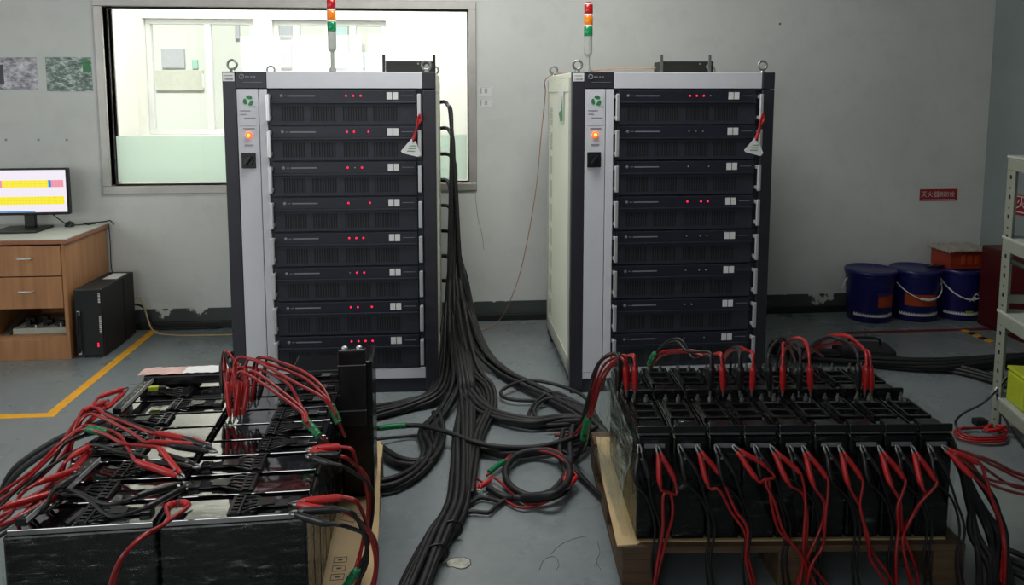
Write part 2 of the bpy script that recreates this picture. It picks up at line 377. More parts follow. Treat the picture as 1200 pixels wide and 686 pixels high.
# inner window
FW = .052
b = MB()
def frame_sq(b, x0, x1, z0, z1, fw, y0, y1, mi=0, bev=0):
    b.box(x0 - fw, x1 + fw, y0, y1, z1, z1 + fw, mi, bev); b.box(x0 - fw, x1 + fw, y0, y1, z0 - fw, z0, mi, bev)
    b.box(x0 - fw, x0, y0, y1, z0, z1, mi, bev); b.box(x1, x1 + fw, y0, y1, z0, z1, mi, bev)
frame_sq(b, WX0, WX1, WZ0, WZ1, FW, YW - .018, YW + .158, 0, .004)
win = struct(b.build('window_1', m_steel))
b = MB(); frame_sq(b, WX0 + .007, WX1 - .007, WZ0 + .007, WZ1 - .007, .0068, YW + .052, YW + .068); b.build('window_gasket', m_gasket, win)
b = MB(); b.box(WX0 + .004, WX1 - .004, YW + .058, YW + .066, WZ0 + .004, WZ1 - .004); b.build('window_pane', m_glass, win)
FZ = at_y(300, 159, YW + .06).z
b = MB(); b.box(WX0 + .015, WX1 - .015, YW + .0668, YW + .0684, WZ0 + .015, FZ); b.build('frosted_film', m_frost, win)

# the room behind the window
Y2 = 7.6
XA = at_y(160, 100, Y2).x
def P2(px, py): p = at_y(px, py, Y2); return p.x, p.z
ax0, az1 = P2(166, 21); ax1, az0 = P2(301, 158)
bx0, bz1 = P2(318, 23); bx1, _ = P2(452, 23); bz0 = az0
X2R = 1.9
b = MB()
b.box(XA - .1, ax0, Y2, Y2 + .2, 0, ZC); b.box(ax1, bx0, Y2, Y2 + .2, 0, ZC); b.box(bx1, X2R, Y2, Y2 + .2, 0, ZC)
b.box(ax0, ax1, Y2, Y2 + .2, 0, az0); b.box(ax0, ax1, Y2, Y2 + .2, az1, ZC)
b.box(bx0, bx1, Y2, Y2 + .2, 0, bz0); b.box(bx0, bx1, Y2, Y2 + .2, bz1, ZC)
b.box(XA - .1, XA, YW + .16, Y2, 0, ZC); b.box(X2R, X2R + .1, YW + .16, Y2 + .2, 0, ZC)
struct(b.build('wall_next_room', m_white_wall))
b = MB(); b.box(XA - .1, X2R + .1, YW + .141, Y2 + .2, -.12, -.002); struct(b.build('floor_next_room', m_floor))
def pvc_window(name, x0, x1, z0, z1, mull):
    b = MB(); f = .05
    frame_sq(b, x0 + f, x1 - f, z0 + f, z1 - f, f - .002, Y2 + .06, Y2 + .13, 0, .004)
    for mx in mull: b.box(mx - .03, mx + .03, Y2 + .05, Y2 + .12, z0 + f, z1 - f, 0, .004)
    wv = struct(b.build(name, m_pvc))
    b = MB(); b.box(x0 + f, x1 - f, Y2 + .09, Y2 + .096, z0 + f, z1 - f); b.build('window_pane', m_glass, wv)
    b = MB(); b.box(x0 - .03, x1 + .03, Y2 - .05, Y2 + .06, z0 - .03, z0 - .001, 0, .004); b.build('window_sill', m_pvc, wv)
    return wv
w2 = pvc_window('window_2', ax0, ax1, az0, az1, [P2(243, 90)[0]])
w3 = pvc_window('window_3', bx0, bx1, bz0, bz1, [P2(347, 60)[0], P2(384, 60)[0], P2(413, 60)[0]])
b = MB(); xm = P2(236, 92)[0]; b.box(xm, xm + .012, Y2 + .02, Y2 + .05, 1.62, 1.75, 0, .003); b.build('window_handle', m_pvc, w2)

# outside
b = MB(); b.box(-14, 8, Y2 + .2, 22, -.3, -.2); struct(b.build('ground', m_yard))
bl = thing('neighbouring_building', 'pale building across the yard seen through the far window', 'building', (-5, 12, -.2))
b = MB(); b.box(-5, 10, 0, 5, 0, 7); b.build('facade', m_facade, bl)
def out_panel(px0, py0, px1, py1, mt, nm):
    a = at_y(px0, py0, 12); c = at_y(px1, py1, 12)
    b = MB(); b.box(a.x + 5, c.x + 5, -.06, -.001, c.z + .2, a.z + .2, 0, .01); b.build(nm, mt, bl)
for a in ((190, 57, 218, 80, m_facgrey, 'shutter'), (226, 70, 233, 81, m_facgreen, 'green_panel'), (183, 82, 240, 106, m_facbeige, 'low_wall_panel'), (276, 28, 282, 46, m_facgrey, 'downpipe'),
          (322, 26, 343, 44, m_facgrey, 'shutter'), (322, 48, 343, 80, m_facpink, 'pink_panel'), (390, 26, 409, 80, m_facmint, 'mint_panel'), (409, 26, 413, 80, m_faclime, 'green_strip'), (424, 52, 428, 80, m_facgrey, 'downpipe')): out_panel(*a)

# floor markings
def tape(name, x0, x1, y0, y1, mt):
    b = MB(); b.box(x0, x1, y0, y1, .0002, .0012); return struct(b.build(name, mt))
b = MB(); b.box(XL + .05, -1.90, 3.745, 3.795, .0002, .0012); b.box(-1.955, -1.905, 3.795, YW - .03, .0002, .0012)
struct(b.build('trim_2', m_yellow))
rp = at_z(1050, 389); b = MB(); b.box(rp.x - .35, 3.7, rp.y - .02, rp.y + .025, .0002, .0012); struct(b.build('trim_3', m_redtape))
c = at_z(538, 660)
def blob(cx, cy, rx, ry, n, seed, jit=.12):
    r = random.Random(seed); return [(cx + rx * math.cos(2 * PI * k / n) * (1 + jit * (r.random() - .5)), cy + ry * math.sin(2 * PI * k / n) * (1 + jit * (r.random() - .5))) for k in range(n)]
b = MB(); b.prism(blob(c.x, c.y, .044, .032, 18, 3, .4), .0006, 0, Matrix.Translation((0, 0, .0002))); b.prism(blob(c.x, c.y, .040, .028, 18, 3, .4), .001, 1, Matrix.Translation((0, 0, .0002)))
struct(b.build('trim_4', [m_chipedge, m_chip]))
# hairline scratches in the floor paint
b = MB()
for pts in ([(632, 668), (638, 656), (650, 653), (655, 662), (652, 668)], [(700, 634), (703, 648), (699, 658), (704, 668)], [(690, 628), (672, 632), (655, 640), (646, 650)]):
    b.tube(spline([at_z(x, y, .0004) for x, y in pts], 5), .0009, 4)
struct(b.build('trim_5', m_chipedge))

# small marks on the back wall
for (px, py) in ((7, 164), (45, 164), (78, 164), (914, 28)):
    p = at_y(px, py, YW)
    b = MB(); b.cone((0, 0, 0), (0, -.004, 0), .009, .007, 12); b.cone((0, -.004, 0), (0, -.005, 0), .004, .004, 8, 1)
    o = b.build('wall_plug', [m_zinc, m_slot], None, (p.x, YW, p.z))
    tag(o, 'tiny dark wall plug high on the wall, upper right of the right cabinet' if px > 500 else 'tiny dark wall plug in the row below the two posters', 'wall plug', None if px > 500 else 'wall plugs under the posters')
b = MB(); b.tube(spline([at_y(x, y, YW - .0006) for x, y in ((557, 228), (560, 255), (565, 275), (567, 293))], 6), .0014, 4)
struct(b.build('trim_6', m_silk))

# ------------------------------------------------------------------ charging cabinets
W, D, HT = 1.048, .92, 1.665
PITCHU = .1803; U_TOP = 1.578
def cabinet(loc, rz, label, led, tower_x, tower_up=.012):
    t = thing('charging_cabinet', label, 'equipment cabinet', loc, rz, 'charging cabinets')
    # shell: side frames, back, top, base
    b = MB()
    b.box(.02, W - .02, .06, D - .01, .10, HT - .012)
    b.build('inner_carcass', m_matblack, t)
    b = MB()
    b.box(0, W, .035, D, HT - .03, HT - .002, 0, .004)
    b.build('top_cover', m_cream, t)
    for sx in (0, 1):
        x0, x1 = (0, .02) if sx == 0 else (W - .02, W)
        b = MB()
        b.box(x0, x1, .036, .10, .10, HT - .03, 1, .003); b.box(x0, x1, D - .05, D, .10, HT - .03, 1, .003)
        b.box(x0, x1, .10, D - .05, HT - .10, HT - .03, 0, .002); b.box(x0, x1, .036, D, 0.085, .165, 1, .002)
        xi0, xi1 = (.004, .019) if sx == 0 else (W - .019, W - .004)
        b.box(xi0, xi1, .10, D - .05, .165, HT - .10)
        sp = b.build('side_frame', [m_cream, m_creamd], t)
        b = MB()
        for j in range(9):
            zb = HT - .20 - j * .145
            for r in range(9):
                xx = (.0005, .0036) if sx == 0 else (W - .0036, W - .0005)
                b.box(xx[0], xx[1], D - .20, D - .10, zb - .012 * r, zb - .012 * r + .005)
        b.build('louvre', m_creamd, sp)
    # feet / base
    b = MB(); b.box(.0, W, 0.03, D, .075, .115); b.build('base_plinth', m_navy, t)
    for (fx, fy) in ((.05, .07), (W - .05, .07), (.05, D - .06), (W - .05, D - .06)):
        b = MB(); b.box(fx - .045, fx + .045, fy - .05, fy + .05, .035, .076, 0, .004); b.cone((fx, fy, 0), (fx, fy, .036), .036, .028, 16); b.build('foot', m_matblack, t)
    b = MB(); b.box(.002, W - .002, .005, .034, .0, .075, 0, .003); b.build('kick_plate', m_navy, t)
    # front posts and panels
    b = MB(); b.box(0, .066, -.006, .036, .02, HT, 0, .004); b.build('front_post', m_post, t)
    b = MB(); b.box(W - .066, W, -.006, .036, .02, U_TOP - .002, 0, .004); b.box(W - .066, W, -.006, .036, U_TOP + .002, HT, 0, .004); b.build('front_post', m_post, t)
    b = MB(); b.box(.0665, .214, -.004, .036, U_TOP + .004, HT, 0, .003); hd = b.build('header_block', m_post, t)
    b = MB()
    ring = [(.094 + .0105 * math.cos(a), -.0052, 1.640 + .0105 * math.sin(a)) for a in [2 * PI * k / 14 for k in range(14)]]
    b.tube(ring, .0026, 6, 0, True); b.box(.092, .096, -.006, -.0035, 1.634, 1.646)
    for k, wd in enumerate((.012, .006, .009, .012)): b.box(.112 + k * .013, .112 + k * .013 + wd * .8, -.006, -.0035, 1.636, 1.643)
    b.box(.10, .195, -.006, -.0035, 1.612, 1.614)
    b.build('maker_mark', m_silk, hd)
    b = MB(); b.box(.214, W - .0665, -.004, .036, U_TOP + .004, HT, 0, .003); b.build('header_strip', m_grey, t)
    b = MB(); b.box(.0665, .171, -.004, .034, .11, U_TOP + .001, 0, .003); cp = b.build('control_panel', m_grey, t)
    b = MB(); b.box(.174, .214, -.004, .034, .11, U_TOP + .001, 0, .003); b.build('side_strip', m_grey, t)
    b = MB(); b.box(.06651, W - .0665, -.003, .034, .076, .132, 0, .003); b.build('bottom_strip', m_grey, t)
    # white asset label on the left post
    b = MB(); b.box(.004, .060, -.0075, -.0055, 1.618, 1.659); lb = b.build('asset_label', m_label, t)
    b = MB()
    r = random.Random(2)
    for k in range(14): b.box(.012 + k * .003, .012 + k * .003 + r.choice((.001, .002)), -.0082, -.0074, 1.624, 1.634)
    b.box(.012, .050, -.0082, -.0074, 1.644, 1.647); b.build('barcode', m_print, lb)
    # control panel parts
    b = MB(); b.box(.078, .16, -.0056, -.0038, 1.40, 1.555); ps = b.build('panel_sticker', m_label if False else m_grey, cp)
    b = MB()
    for k in range(3):   # three curved leaves round a centre
        a0 = k * 2 * PI / 3 + .5; out_ = []; in_ = []
        for i in range(7):
            q = a0 + i * .27; wd = .0095 * math.sin(PI * (i + .4) / 6.8) ** .7
            out_.append((.124 + (.018 + wd) * math.cos(q), 1.522 + (.018 + wd) * math.sin(q))); in_.append((.124 + (.018 - wd) * math.cos(q), 1.522 + (.018 - wd) * math.sin(q)))
        b.prism(out_ + in_[::-1], .0016, 0, Matrix.Translation((0, -.0056, 0)) @ FACE_FRONT)
    b.build('green_emblem', m_green, cp)
    b = MB()
    b.box(.136, .158, -.0064, -.005, 1.490, 1.494)
    for k, (xx, ww) in enumerate(((.082, .05), (.082, .03), (.10, .056))): b.box(xx, xx + ww, -.0064, -.005, 1.470 - k * .018, 1.474 - k * .018)
    b.build('panel_print', m_print, cp)
    b = MB(); b.box(.094, .150, -.0064, -.0035, 1.382, 1.386); b.build('panel_print', m_print, cp)
    b = MB(); b.box(.098, .14, -.0064, -.0035, 1.30, 1.304); b.build('panel_print', m_print, cp)
    b = MB(); b.cone((.120, -.003, 1.350), (.120, -.012, 1.350), .0165, .015, 22); rim = b.build('indicator_lamp', m_amberlit, cp)
    b = MB(); b.sphere((.120, -.013, 1.350), .0085, 0, (1, .5, 1)); b.build('lamp_lens', m_amberhot, cp) if False else b.build('lamp_lens', m_amberhot, cp)
    b = MB(); b.box(.080, .150, -.011, -.003, 1.185, 1.263, 0, .003); sw = b.build('rotary_switch', m_black, cp)
    b = MB(); b.cone((.115, -.010, 1.224), (.115, -.022, 1.224), .027, .024, 20); b.box(.106, .124, -.036, -.020, 1.196, 1.252, 0, .004, 2, Matrix.Translation((.115, 0, 1.224)) @ Matrix.Rotation(.6, 4, 'Y') @ Matrix.Translation((-.115, 0, -1.224)))
    b.build('switch_knob', m_black, cp)
    # lifting eyes
    for (ex, ey) in ((.036, .05), (W - .046, .05), (.03, D - .05), (W - .03, D - .05)):
        b = MB()
        b.tube([(ex + .0225 * math.cos(a), ey, HT + .036 + .0225 * math.sin(a)) for a in [2 * PI * k / 18 for k in range(18)]], .0062, 8, 0, True)
        b.cone((ex, ey, HT - .003), (ex, ey, HT + .009), .016, .012, 14); b.build('lifting_eye', m_zinc, t)
    # signal tower
    tx, ty = tower_x, .42
    b = MB(); b.box(tx - .045, tx + .045, ty - .04, ty + .04, HT - .002, HT + .012, 0, .003); b.cone((tx, ty, HT + .012), (tx, ty, HT + .035), .020, .018, 16)
    b.cone((tx, ty, HT + .035), (tx, ty, HT + .095 + tower_up), .0105, .0105, 12); b.cone((tx, ty, HT + .085 + tower_up), (tx, ty, HT + .10 + tower_up), .014, .023, 16); b.cone((tx, ty, HT + .10 + tower_up), (tx, ty, HT + .195 + tower_up), .023, .023, 20)
    st = b.build('signal_tower', m_tgrey, t)
    z = HT + .196 + tower_up
    for nm, mt in (('green_lens', m_tgrn), ('amber_lens', m_tamb), ('red_lens', m_tred)):
        b = MB(); b.lathe([(.022, 0), (.0245, .003), (.0245, .049), (.022, .052)], 24, 0, (tx, ty, z)); b.build(nm, mt, st)
        b = MB(); b.cone((tx, ty, z + .052), (tx, ty, z + .060), .0235, .0235, 22); b.build('lens_collar', m_label, st); z += .060
    b = MB(); b.cone((tx, ty, z), (tx, ty, z + .006), .019, .015, 20); b.build('tower_cap', m_tred, st)
    # rack modules
    x0, x1 = .236, W - .098
    for k in range(8):
        zt = U_TOP - k * PITCHU; zb = zt - PITCHU
        b = MB()
        b.box(.216, W - .068, .008, .034, zb + .001, zt - .001)                       # recessed body behind the face
        b.box(x0, x1, -.010, .012, zt - .062, zt - .004, 0, .0025)                    # upper face with lamps
        b.box(x0 - .002, x1 + .002, -.016, .010, zt - .072, zt - .061, 0, .003)       # projecting lip
        b.box(x0, x1, -.006, .012, zb + .004, zt - .071, 1, .002)                     # grille panel
        rm = b.build('rack_module', [m_unit, m_unitlo], t)
        gx = [(.285, .405), (.425, .56), (.585, .71), (.735, .865)]
        for (ga, gb) in gx:
            b = MB()
            n = int((gb - ga) / .0125)
            for i in range(n):
                xx = ga + i * .0125
                b.box(xx, xx + .0072, -.0066, -.0055, zb + .022, zt - .084)
            b.build('vent_grille', m_slot, rm)
        b = MB()
        b.box(.804, .830, -.0112, -.0098, zt - .050, zt - .014); b.box(.834, .860, -.0112, -.0098, zt - .050, zt - .014)
        b.build('badge', m_label, rm)
        b = MB()
        b.sphere((.285, -.0098, zt - .032), .0078, 0, (1, .2, 1)); b.box(.30, .315, -.0107, -.0098, zt - .0335, zt - .0305); b.box(.322, .45, -.0107, -.0098, zt - .035, zt - .029)
        b.build('silkscreen', m_silk, rm)
        b = MB(); b.box(.875, .935, -.0107, -.0098, zt - .033, zt - .0305); b.build('silkscreen', m_silk, rm)
        for j, ch in enumerate(led[k]):
            xx = .603 + j * .0358
            if ch == '.': continue
            b = MB(); b.sphere((xx, -.0105, zt - .032), .0054 if ch == 'R' else .0036, 0, (1, .7, 1), 10, 6)
            b.build('indicator_led', m_led if ch == 'R' else m_ledoff, rm)
        for hx in (.2255, W - .0815):
            b = MB()
            b.box(hx - .0095, hx + .0095, -.045, -.032, zt - .158, zt - .022, 0, .004)
            b.box(hx - .007, hx + .007, -.036, .012, zt - .046, zt - .028, 0, .003); b.box(hx - .007, hx + .007, -.036, .012, zt - .152, zt - .134, 0, .003)
            b.build('handle', m_alu, rm)
    return t
LEDL = ['RRR.', 'RR.R', 'RoR.', 'R..R', 'RRR.', 'oRR.', 'RR.R', 'RRRR']
LEDR = ['RRRo', 'ooo.', 'o..o', 'R.RR', 'o.oo', 'o.oo', 'oo..', 'o..o']
RL = (-1.094, 3.926, 0); RLR = math.radians(-1.0)
RRL = (.634, 3.822, 0); RRR = math.radians(-.05)
cabL = cabinet(RL, RLR, 'left tall grey and black charging cabinet standing in front of the window', LEDL, .472, .036)
cabR = cabinet(RRL, RRR, 'right tall charging cabinet with cream side, standing against the plain wall', LEDR, .158)
# green folded card stuck on the right cabinet's side
b = MB(); b.box(-.003, -.0008, .26, .46, 1.40, 1.57, 0, .001); b.build('side_sticker', m_label, cabR)
st = [c for c in cabR.children if c.name.startswith('side_sticker')][0]
b = MB(); b.prism([(.27, 1.41), (.36, 1.405), (.42, 1.45), (.33, 1.47), (.29, 1.55)], .0012, 0, Matrix(((0, 0, -1, -.003), (1, 0, 0, 0), (0, 1, 0, 0), (0, 0, 0, 1)))); b.build('green_print', m_green, st)

def on_cab(cabloc, rz, x, y, z): return Matrix.Translation(cabloc) @ Matrix.Rotation(rz, 4, 'Z') @ Vector((x, y, z))
def net_switch(cabloc, rz, x, y, wd, label, ears):
    p = on_cab(cabloc, rz, x, y, HT - .001)
    t = thing('network_switch', label, 'network switch', p, rz, 'network switches on the cabinets')
    b = MB(); b.box(-wd / 2, wd / 2, -.09, .09, 0.003, .064, 0, .004); b.build('case', m_matblack, t)
    for fx in (-wd / 2 + .03, wd / 2 - .03): 
        for fy in (-.07, .07):
            b = MB(); b.cone((fx, fy, -.0005), (fx, fy, .004), .008, .008, 10); b.build('foot', m_black, t)
    for ex in ears:
        b = MB(); b.box(ex - .008, ex + .008, -.094, -.090, .001, .098, 0, .001); b.box(ex - .008, ex + .008, -.094, -.04, .001, .004); b.build('bracket', m_zinc if len(ears) and wd > .27 else m_black, t)
    b = MB(); b.cone((wd / 2 - .03, -.09, .036), (wd / 2 - .03, -.094, .036), .012, .012, 14); b.cone((wd / 2 - .075, -.09, .05), (wd / 2 - .075, -.092, .05), .005, .005, 8); b.cone((wd / 2 - .015, -.09, .05), (wd / 2 - .015, -.092, .05), .004, .004, 8)
    b.build('port', m_silk, t)
    return t
net_switch(RL, RLR, .905, .28, .245, 'black network switch with two upright brackets on top of the left cabinet', (-.131, .131))
net_switch(RRL, RRR, .655, .28, .275, 'black network switch with grey brackets on top of the right cabinet', (-.146, .115))

def warn_tag(cabloc, rz, label):
    zt = U_TOP - .118
    p = on_cab(cabloc, rz, W - .0815, -.048, zt - .04)
    t = thing('warning_tag', label, 'tag', p, rz, 'hanging warning tags')
    b = MB()
    b.tube(spline([(0.0, -.002, .035), (.010, -.006, .010), (-.008, -.010, -.02), (-.022, -.010, -.06), (-.036, -.012, -.095)], 6), .007, 6, 0, False, .35)
    b.tube(spline([(0.004, -.003, .035), (-.010, -.009, .000), (-.014, -.014, -.04), (-.030, -.016, -.10)], 6), .006, 6, 0, False, .35)
    b.build('strap', m_redwire, t)
    b = MB(); b.prism([(-.04, -.088), (-.018, -.10), (.008, -.165), (-.008, -.178), (-.085, -.158), (-.092, -.148)], .002, 0, Matrix.Translation((0, -.012, 0)) @ FACE_FRONT)
    c = b.build('card', m_label, t)
    b = MB()
    for k in range(3): b.box(-.062 + k * .006, -.022 + k * .004, -.0148, -.0141, -.150 + k * .013, -.147 + k * .013)
    b.build('card_print', m_green, c)
warn_tag(RL, RLR, 'triangular white tag on red strap hanging on the left cabinet handle')
warn_tag(RRL, RRR, 'triangular white tag on red strap hanging on the right cabinet handle')

# ------------------------------------------------------------------ desk, monitor, tower at the left
DX1, DY0, DZ = -2.205, 4.585, .722
t = thing('desk', 'brown wooden desk with grey top and drawers at the left wall', 'desk', (DX1, DY0, 0))
DWID, DDEP = 1.55, .56
b = MB(); b.box(-DWID, 0.015, -.012, DDEP, DZ - .004, DZ, 0); b.build('desktop', m_desktop, t)
b = MB(); b.box(-DWID, 0.016, -.014, DDEP, DZ - .030, DZ - .004, 0, .003); b.build('desktop_edge', m_deskedge, t)
for (x0, x1) in ((-.022, 0), (-.444, -.422), (-DWID, -DWID + .022)):
    b = MB(); b.box(x0, x1, 0, DDEP - .01, 0, DZ - .03, 0, .002); b.build('side_panel', m_desk, t)
b = MB(); b.box(-.422, -.022, DDEP - .03, DDEP - .015, .03, DZ - .03); b.build('back_panel', m_desk, t)
b = MB(); b.box(-.422, -.022, .012, DDEP - .03, .125, .14); b.build('compartment_shelf', m_desk, t)
b = MB(); b.box(-.422, -.022, .004, .02, .0, .125, 0, .002); b.build('bottom_panel', m_desk, t)
for (z0, z1) in ((.505, .682), (.312, .498)):
    b = MB(); b.box(-.420, -.024, -.004, .016, z0, z1, 0, .002); b.box(-.41, -.034, .016, DDEP - .06, z0 + .01, z1 - .04); dr = b.build('drawer', m_desk, t)
    b = MB(); zc = z0 + .105; b.tube(spline([(-.262, -.003, zc), (-.256, -.022, zc), (-.222, -.026, zc + .001), (-.188, -.022, zc), (-.182, -.003, zc)], 6), .0045, 8); b.build('drawer_handle', m_alu, dr)
# things in the open compartment
t = thing('circuit_board_tray', 'shallow tray of dark circuit boards in the open desk compartment', 'tray', (DX1 - .20, DY0 + .06, .1405))
b = MB(); b.box(-.15, .165, 0, .25, 0, .035, 0, .003); b.build('tray', m_creamd, t)
r = random.Random(4)
for k in range(14):
    x, y = r.uniform(-.13, .12), r.uniform(.01, .2); b = MB(); b.box(x, x + r.uniform(.015, .05), y, y + .03, .034, .034 + r.uniform(.01, .045), 0, .002); b.build('component', m_matblack, t)
for k, (x, y) in enumerate(((-.02, .004), (.11, .03))):
    b = MB(); b.cone((x, y, .035), (x, y, .055), .006, .006, 10); b.build('capacitor', m_alu, t)
b = MB(); b.box(-.02, .02, 0, .30, 0, .006, 0, .002); o = b.build('flat_bar', m_zinc, None, (DX1 - .380, DY0 + .045, .1405)); 
o.rotation_euler = (math.radians(18), 0, math.radians(2)); tag(o, 'grey metal bar leaning in the open desk compartment', 'bar')

# monitor
mp = at_y(34, 262, 4.93)
t = thing('monitor', 'black computer monitor showing yellow and pink table cells on the desk', 'monitor', (mp.x, 4.93, DZ), math.radians(2))
b = MB(); b.lathe([(.0, 0), (1, 0)], 4) if False else b.box(-.15, .11, -.15, .08, 0, .014, 0, .006); b.build('base', m_black, t)
b = MB(); b.box(-.032, .032, .01, .04, .012, .20, 0, .006); b.build('stand', m_black, t)
MW, MH = .245, .145; MZ = .235
b = MB(); b.box(-MW, MW, -.012, .03, MZ - MH, MZ + MH, 0, .006); bz = b.build('housing', m_black, t)
b = MB()
def q(x0, x1, z0, z1, mi, y): b.box(x0, x1, y - .0004, y, z0, z1, mi)
SX = MW - .011
q(-SX, SX, MZ - MH + .018, MZ + MH - .011, 0, -.0122)
for (z0, z1, cells) in ((MZ + .028, MZ + .072, 'PPPPPYYYYYYYYYYYYYYYBPPPP'), (MZ - .078, MZ - .03, 'Y' * 25)):
    cw = (2 * SX - .026) / 25
    for k, c in enumerate(cells):
        xx = -SX + .012 + k * cw; q(xx, xx + cw * .96, z0, z1, 'WYPB'.index(c), -.0127)
        q(xx, xx + cw * .9, (z0 + z1) / 2 - .001, (z0 + z1) / 2, 4 if c != 'B' else 3, -.0131)
q(-SX, SX * .2, MZ - MH + .019, MZ - MH + .026, 3, -.0127)
b.build('screen', [m_scrW, m_scrY, m_scrP, m_scrB, m_scrL], bz)
# mouse
p = at_z(79, 266, DZ)
t = thing('computer_mouse', 'small black computer mouse on the right end of the desk top', 'mouse', (p.x, p.y + .03, DZ), .4)
b = MB(); b.sphere((0, 0, .0), .03, 0, (1, 1.7, 1.05), 16, 10)
for v in b.bm.verts:
    if v.co.z < 0: v.co.z = 0
b.build('shell', m_black, t)
b = MB(); b.cone((-.003, .028, .026), (.003, .028, .026), .006, .006, 12); b.build('scroll_wheel', m_zinc, t)
b = MB(); b.tube(spline([(mp.x + .01, 4.97, DZ + .13), (mp.x + .07, 5.02, DZ + .10), (mp.x + .13, 5.04, DZ + .04), (mp.x + .19, 5.05, DZ + .005), (mp.x + .32, 5.10, DZ + .004)], 8), .0035, 6)
b.tube(spline([(mp.x + .30, 5.06, DZ + .004), (p.x + .06, 5.10, DZ + .004), (DX1 + .0, 5.12, DZ + .012), (DX1 + .03, 5.13, DZ + .016), (DX1 + .055, 5.13, DZ - .01)], 8), .004, 6)
tag(b.build('monitor_cable', m_cable), 'thin black monitor cable trailing over the back of the desk', 'cable')
b = MB(); b.tube(spline([(DX1 + .02, 5.13, DZ - .005), (DX1 + .022, 5.135, .6), (DX1 + .02, 5.135, .45), (DX1 + .028, 5.13, .38)], 8), .0035, 6)
tag(b.build('desk_wire', m_cable), 'thin dark wire hanging down the back corner of the desk', 'cable')

# tower unit beside the desk
TW, TD, TH = .155, .455, .415
t = thing('power_supply_tower', 'black tower power supply on the floor beside the desk', 'power supply', (-2.178, 4.60, 0), math.radians(-1))
b = MB(); b.box(0, TW, .02, TD, .014, TH, 0, .004); b.build('case', m_matblack, t)
b = MB(); b.box(-.001, TW + .001, 0, .024, .012, TH + .001, 0, .005); fp = b.build('front_panel', m_black, t)
b = MB(); b.tube(spline([(.022, 0, .275), (.022, -.022, .262), (.022, -.022, .06), (.022, 0, .045)], 5), .006, 8); b.build('carry_handle', m_black, fp)
for zz in (.275, .035): 
    b = MB(); b.box(.012, .030, -.006, 0, zz - .012, zz + .012, 0, .002); b.build('handle_mount', m_alu, fp)
b = MB(); b.box(TW, TW + .002, TD - .16, TD - .145, .02, TH - .01); b.build('side_seam', m_slot, t)
b = MB(); b.box(.05, .135, .26, .41, TH, TH + .001); b.build('top_label', m_label, t)
b = MB()
r = random.Random(5)
for (za, zb) in ((.335, .385), (.15, .255)):
    z = za
    while z < zb:
        h = r.choice((.006, .009)); b.box(TW - .018, TW - .006, -.0012, -.0002, z, z + h); z += h + .004
b.build('lettering', m_signtxt, fp)
for k, (zz, mt) in enumerate(((.088, m_led), (.073, m_led))):
    b = MB(); b.sphere((TW - .03 + .012 * 0, -.001, zz), .0055, 0, (1, .5, 1)); b.build('status_led', mt, fp)
for (fx, fy) in ((.02, .03), (TW - .02, .03), (.02, TD - .03), (TW - .02, TD - .03)):
    b = MB(); b.cone((fx, fy, 0), (fx, fy, .016), .011, .013, 12); b.build('foot', m_zinc, t)
b = MB()
b.tube(spline([(-2.03, 5.05, .22), (-1.99, 5.07, .24), (-1.955, 5.06, .15), at_z(180, 388, .04), at_z(205, 393, .006), at_z(245, 393, .006), at_z(290, 392, .006), at_z(330, 391, .006)], 10), .005, 8)
tag(b.build('beige_cable', m_beige), 'beige cable from the black tower running along the wall foot', 'cable')
b = MB(); b.tube(spline([(-2.05, 5.06, .20), (-2.0, 5.115, .17), (-1.96, 5.12, .10), (-1.93, 5.12, .02), (-1.80, 5.115, .012), (-1.5, 5.12, .012)], 8), .007, 8)
tag(b.build('tower_power_cord', m_cable), 'black power cord behind the black tower at the wall foot', 'cable')

# posters and stickers
def wall_flat(name, px0, py0, px1, py1, mt, label, cat, group=None, th=.002):
    a = at_y(px0, py0, YW); c = at_y(px1, py1, YW)
    t = thing(name, label, cat, ((a.x + c.x) / 2, YW, (a.z + c.z) / 2), 0, group)
    w2, h2 = abs(c.x - a.x) / 2, abs(a.z - c.z) / 2
    b = MB(); b.box(-w2, w2, -th - .0005, -.0005, -h2, h2); b.build('sheet', mt, t)
    return t, w2, h2
t, w2_, h2_ = wall_flat('poster', -40, 67, 45, 105, m_silverfoil, 'shiny silver poster with dark purple block, cut by the left edge', 'poster')
b = MB(); b.box(-.02, .005 + w2_ * .02, -.0035, -.0026, -h2_ * .7, h2_ * .55); b.build('purple_block', m_purple, t)
t, w2_, h2_ = wall_flat('poster', 53, 67, 109, 107, m_greenfoil, 'mottled green and white poster left of the window', 'poster')
b = MB(); b.box(w2_ * .62, w2_ * .95, -.0035, -.0026, h2_ * .1, h2_ * .85); b.build('green_block', m_green, t)
for (y0, y1, wd) in ((101, 112, 'upper'), (115, 126, 'lower')):
    t, w2_, h2_ = wall_flat('notice_sticker', 561, y0, 576, y1, m_label, 'small pale printed sticker right of the window, the %s of two' % wd, 'sticker', 'stickers beside the window', .001)
    b = MB(); b.box(-w2_ * .9, -w2_ * .55, -.0022, -.0015, -h2_ * .6, h2_ * .6); b.box(-w2_ * .1, w2_ * .35, -.0022, -.0015, -h2_ * .5, h2_ * .5); b.box(-w2_ * .9, w2_ * .8, -.0022, -.0015, h2_ * .75, h2_ * .85); b.build('print', m_facgrey, t)
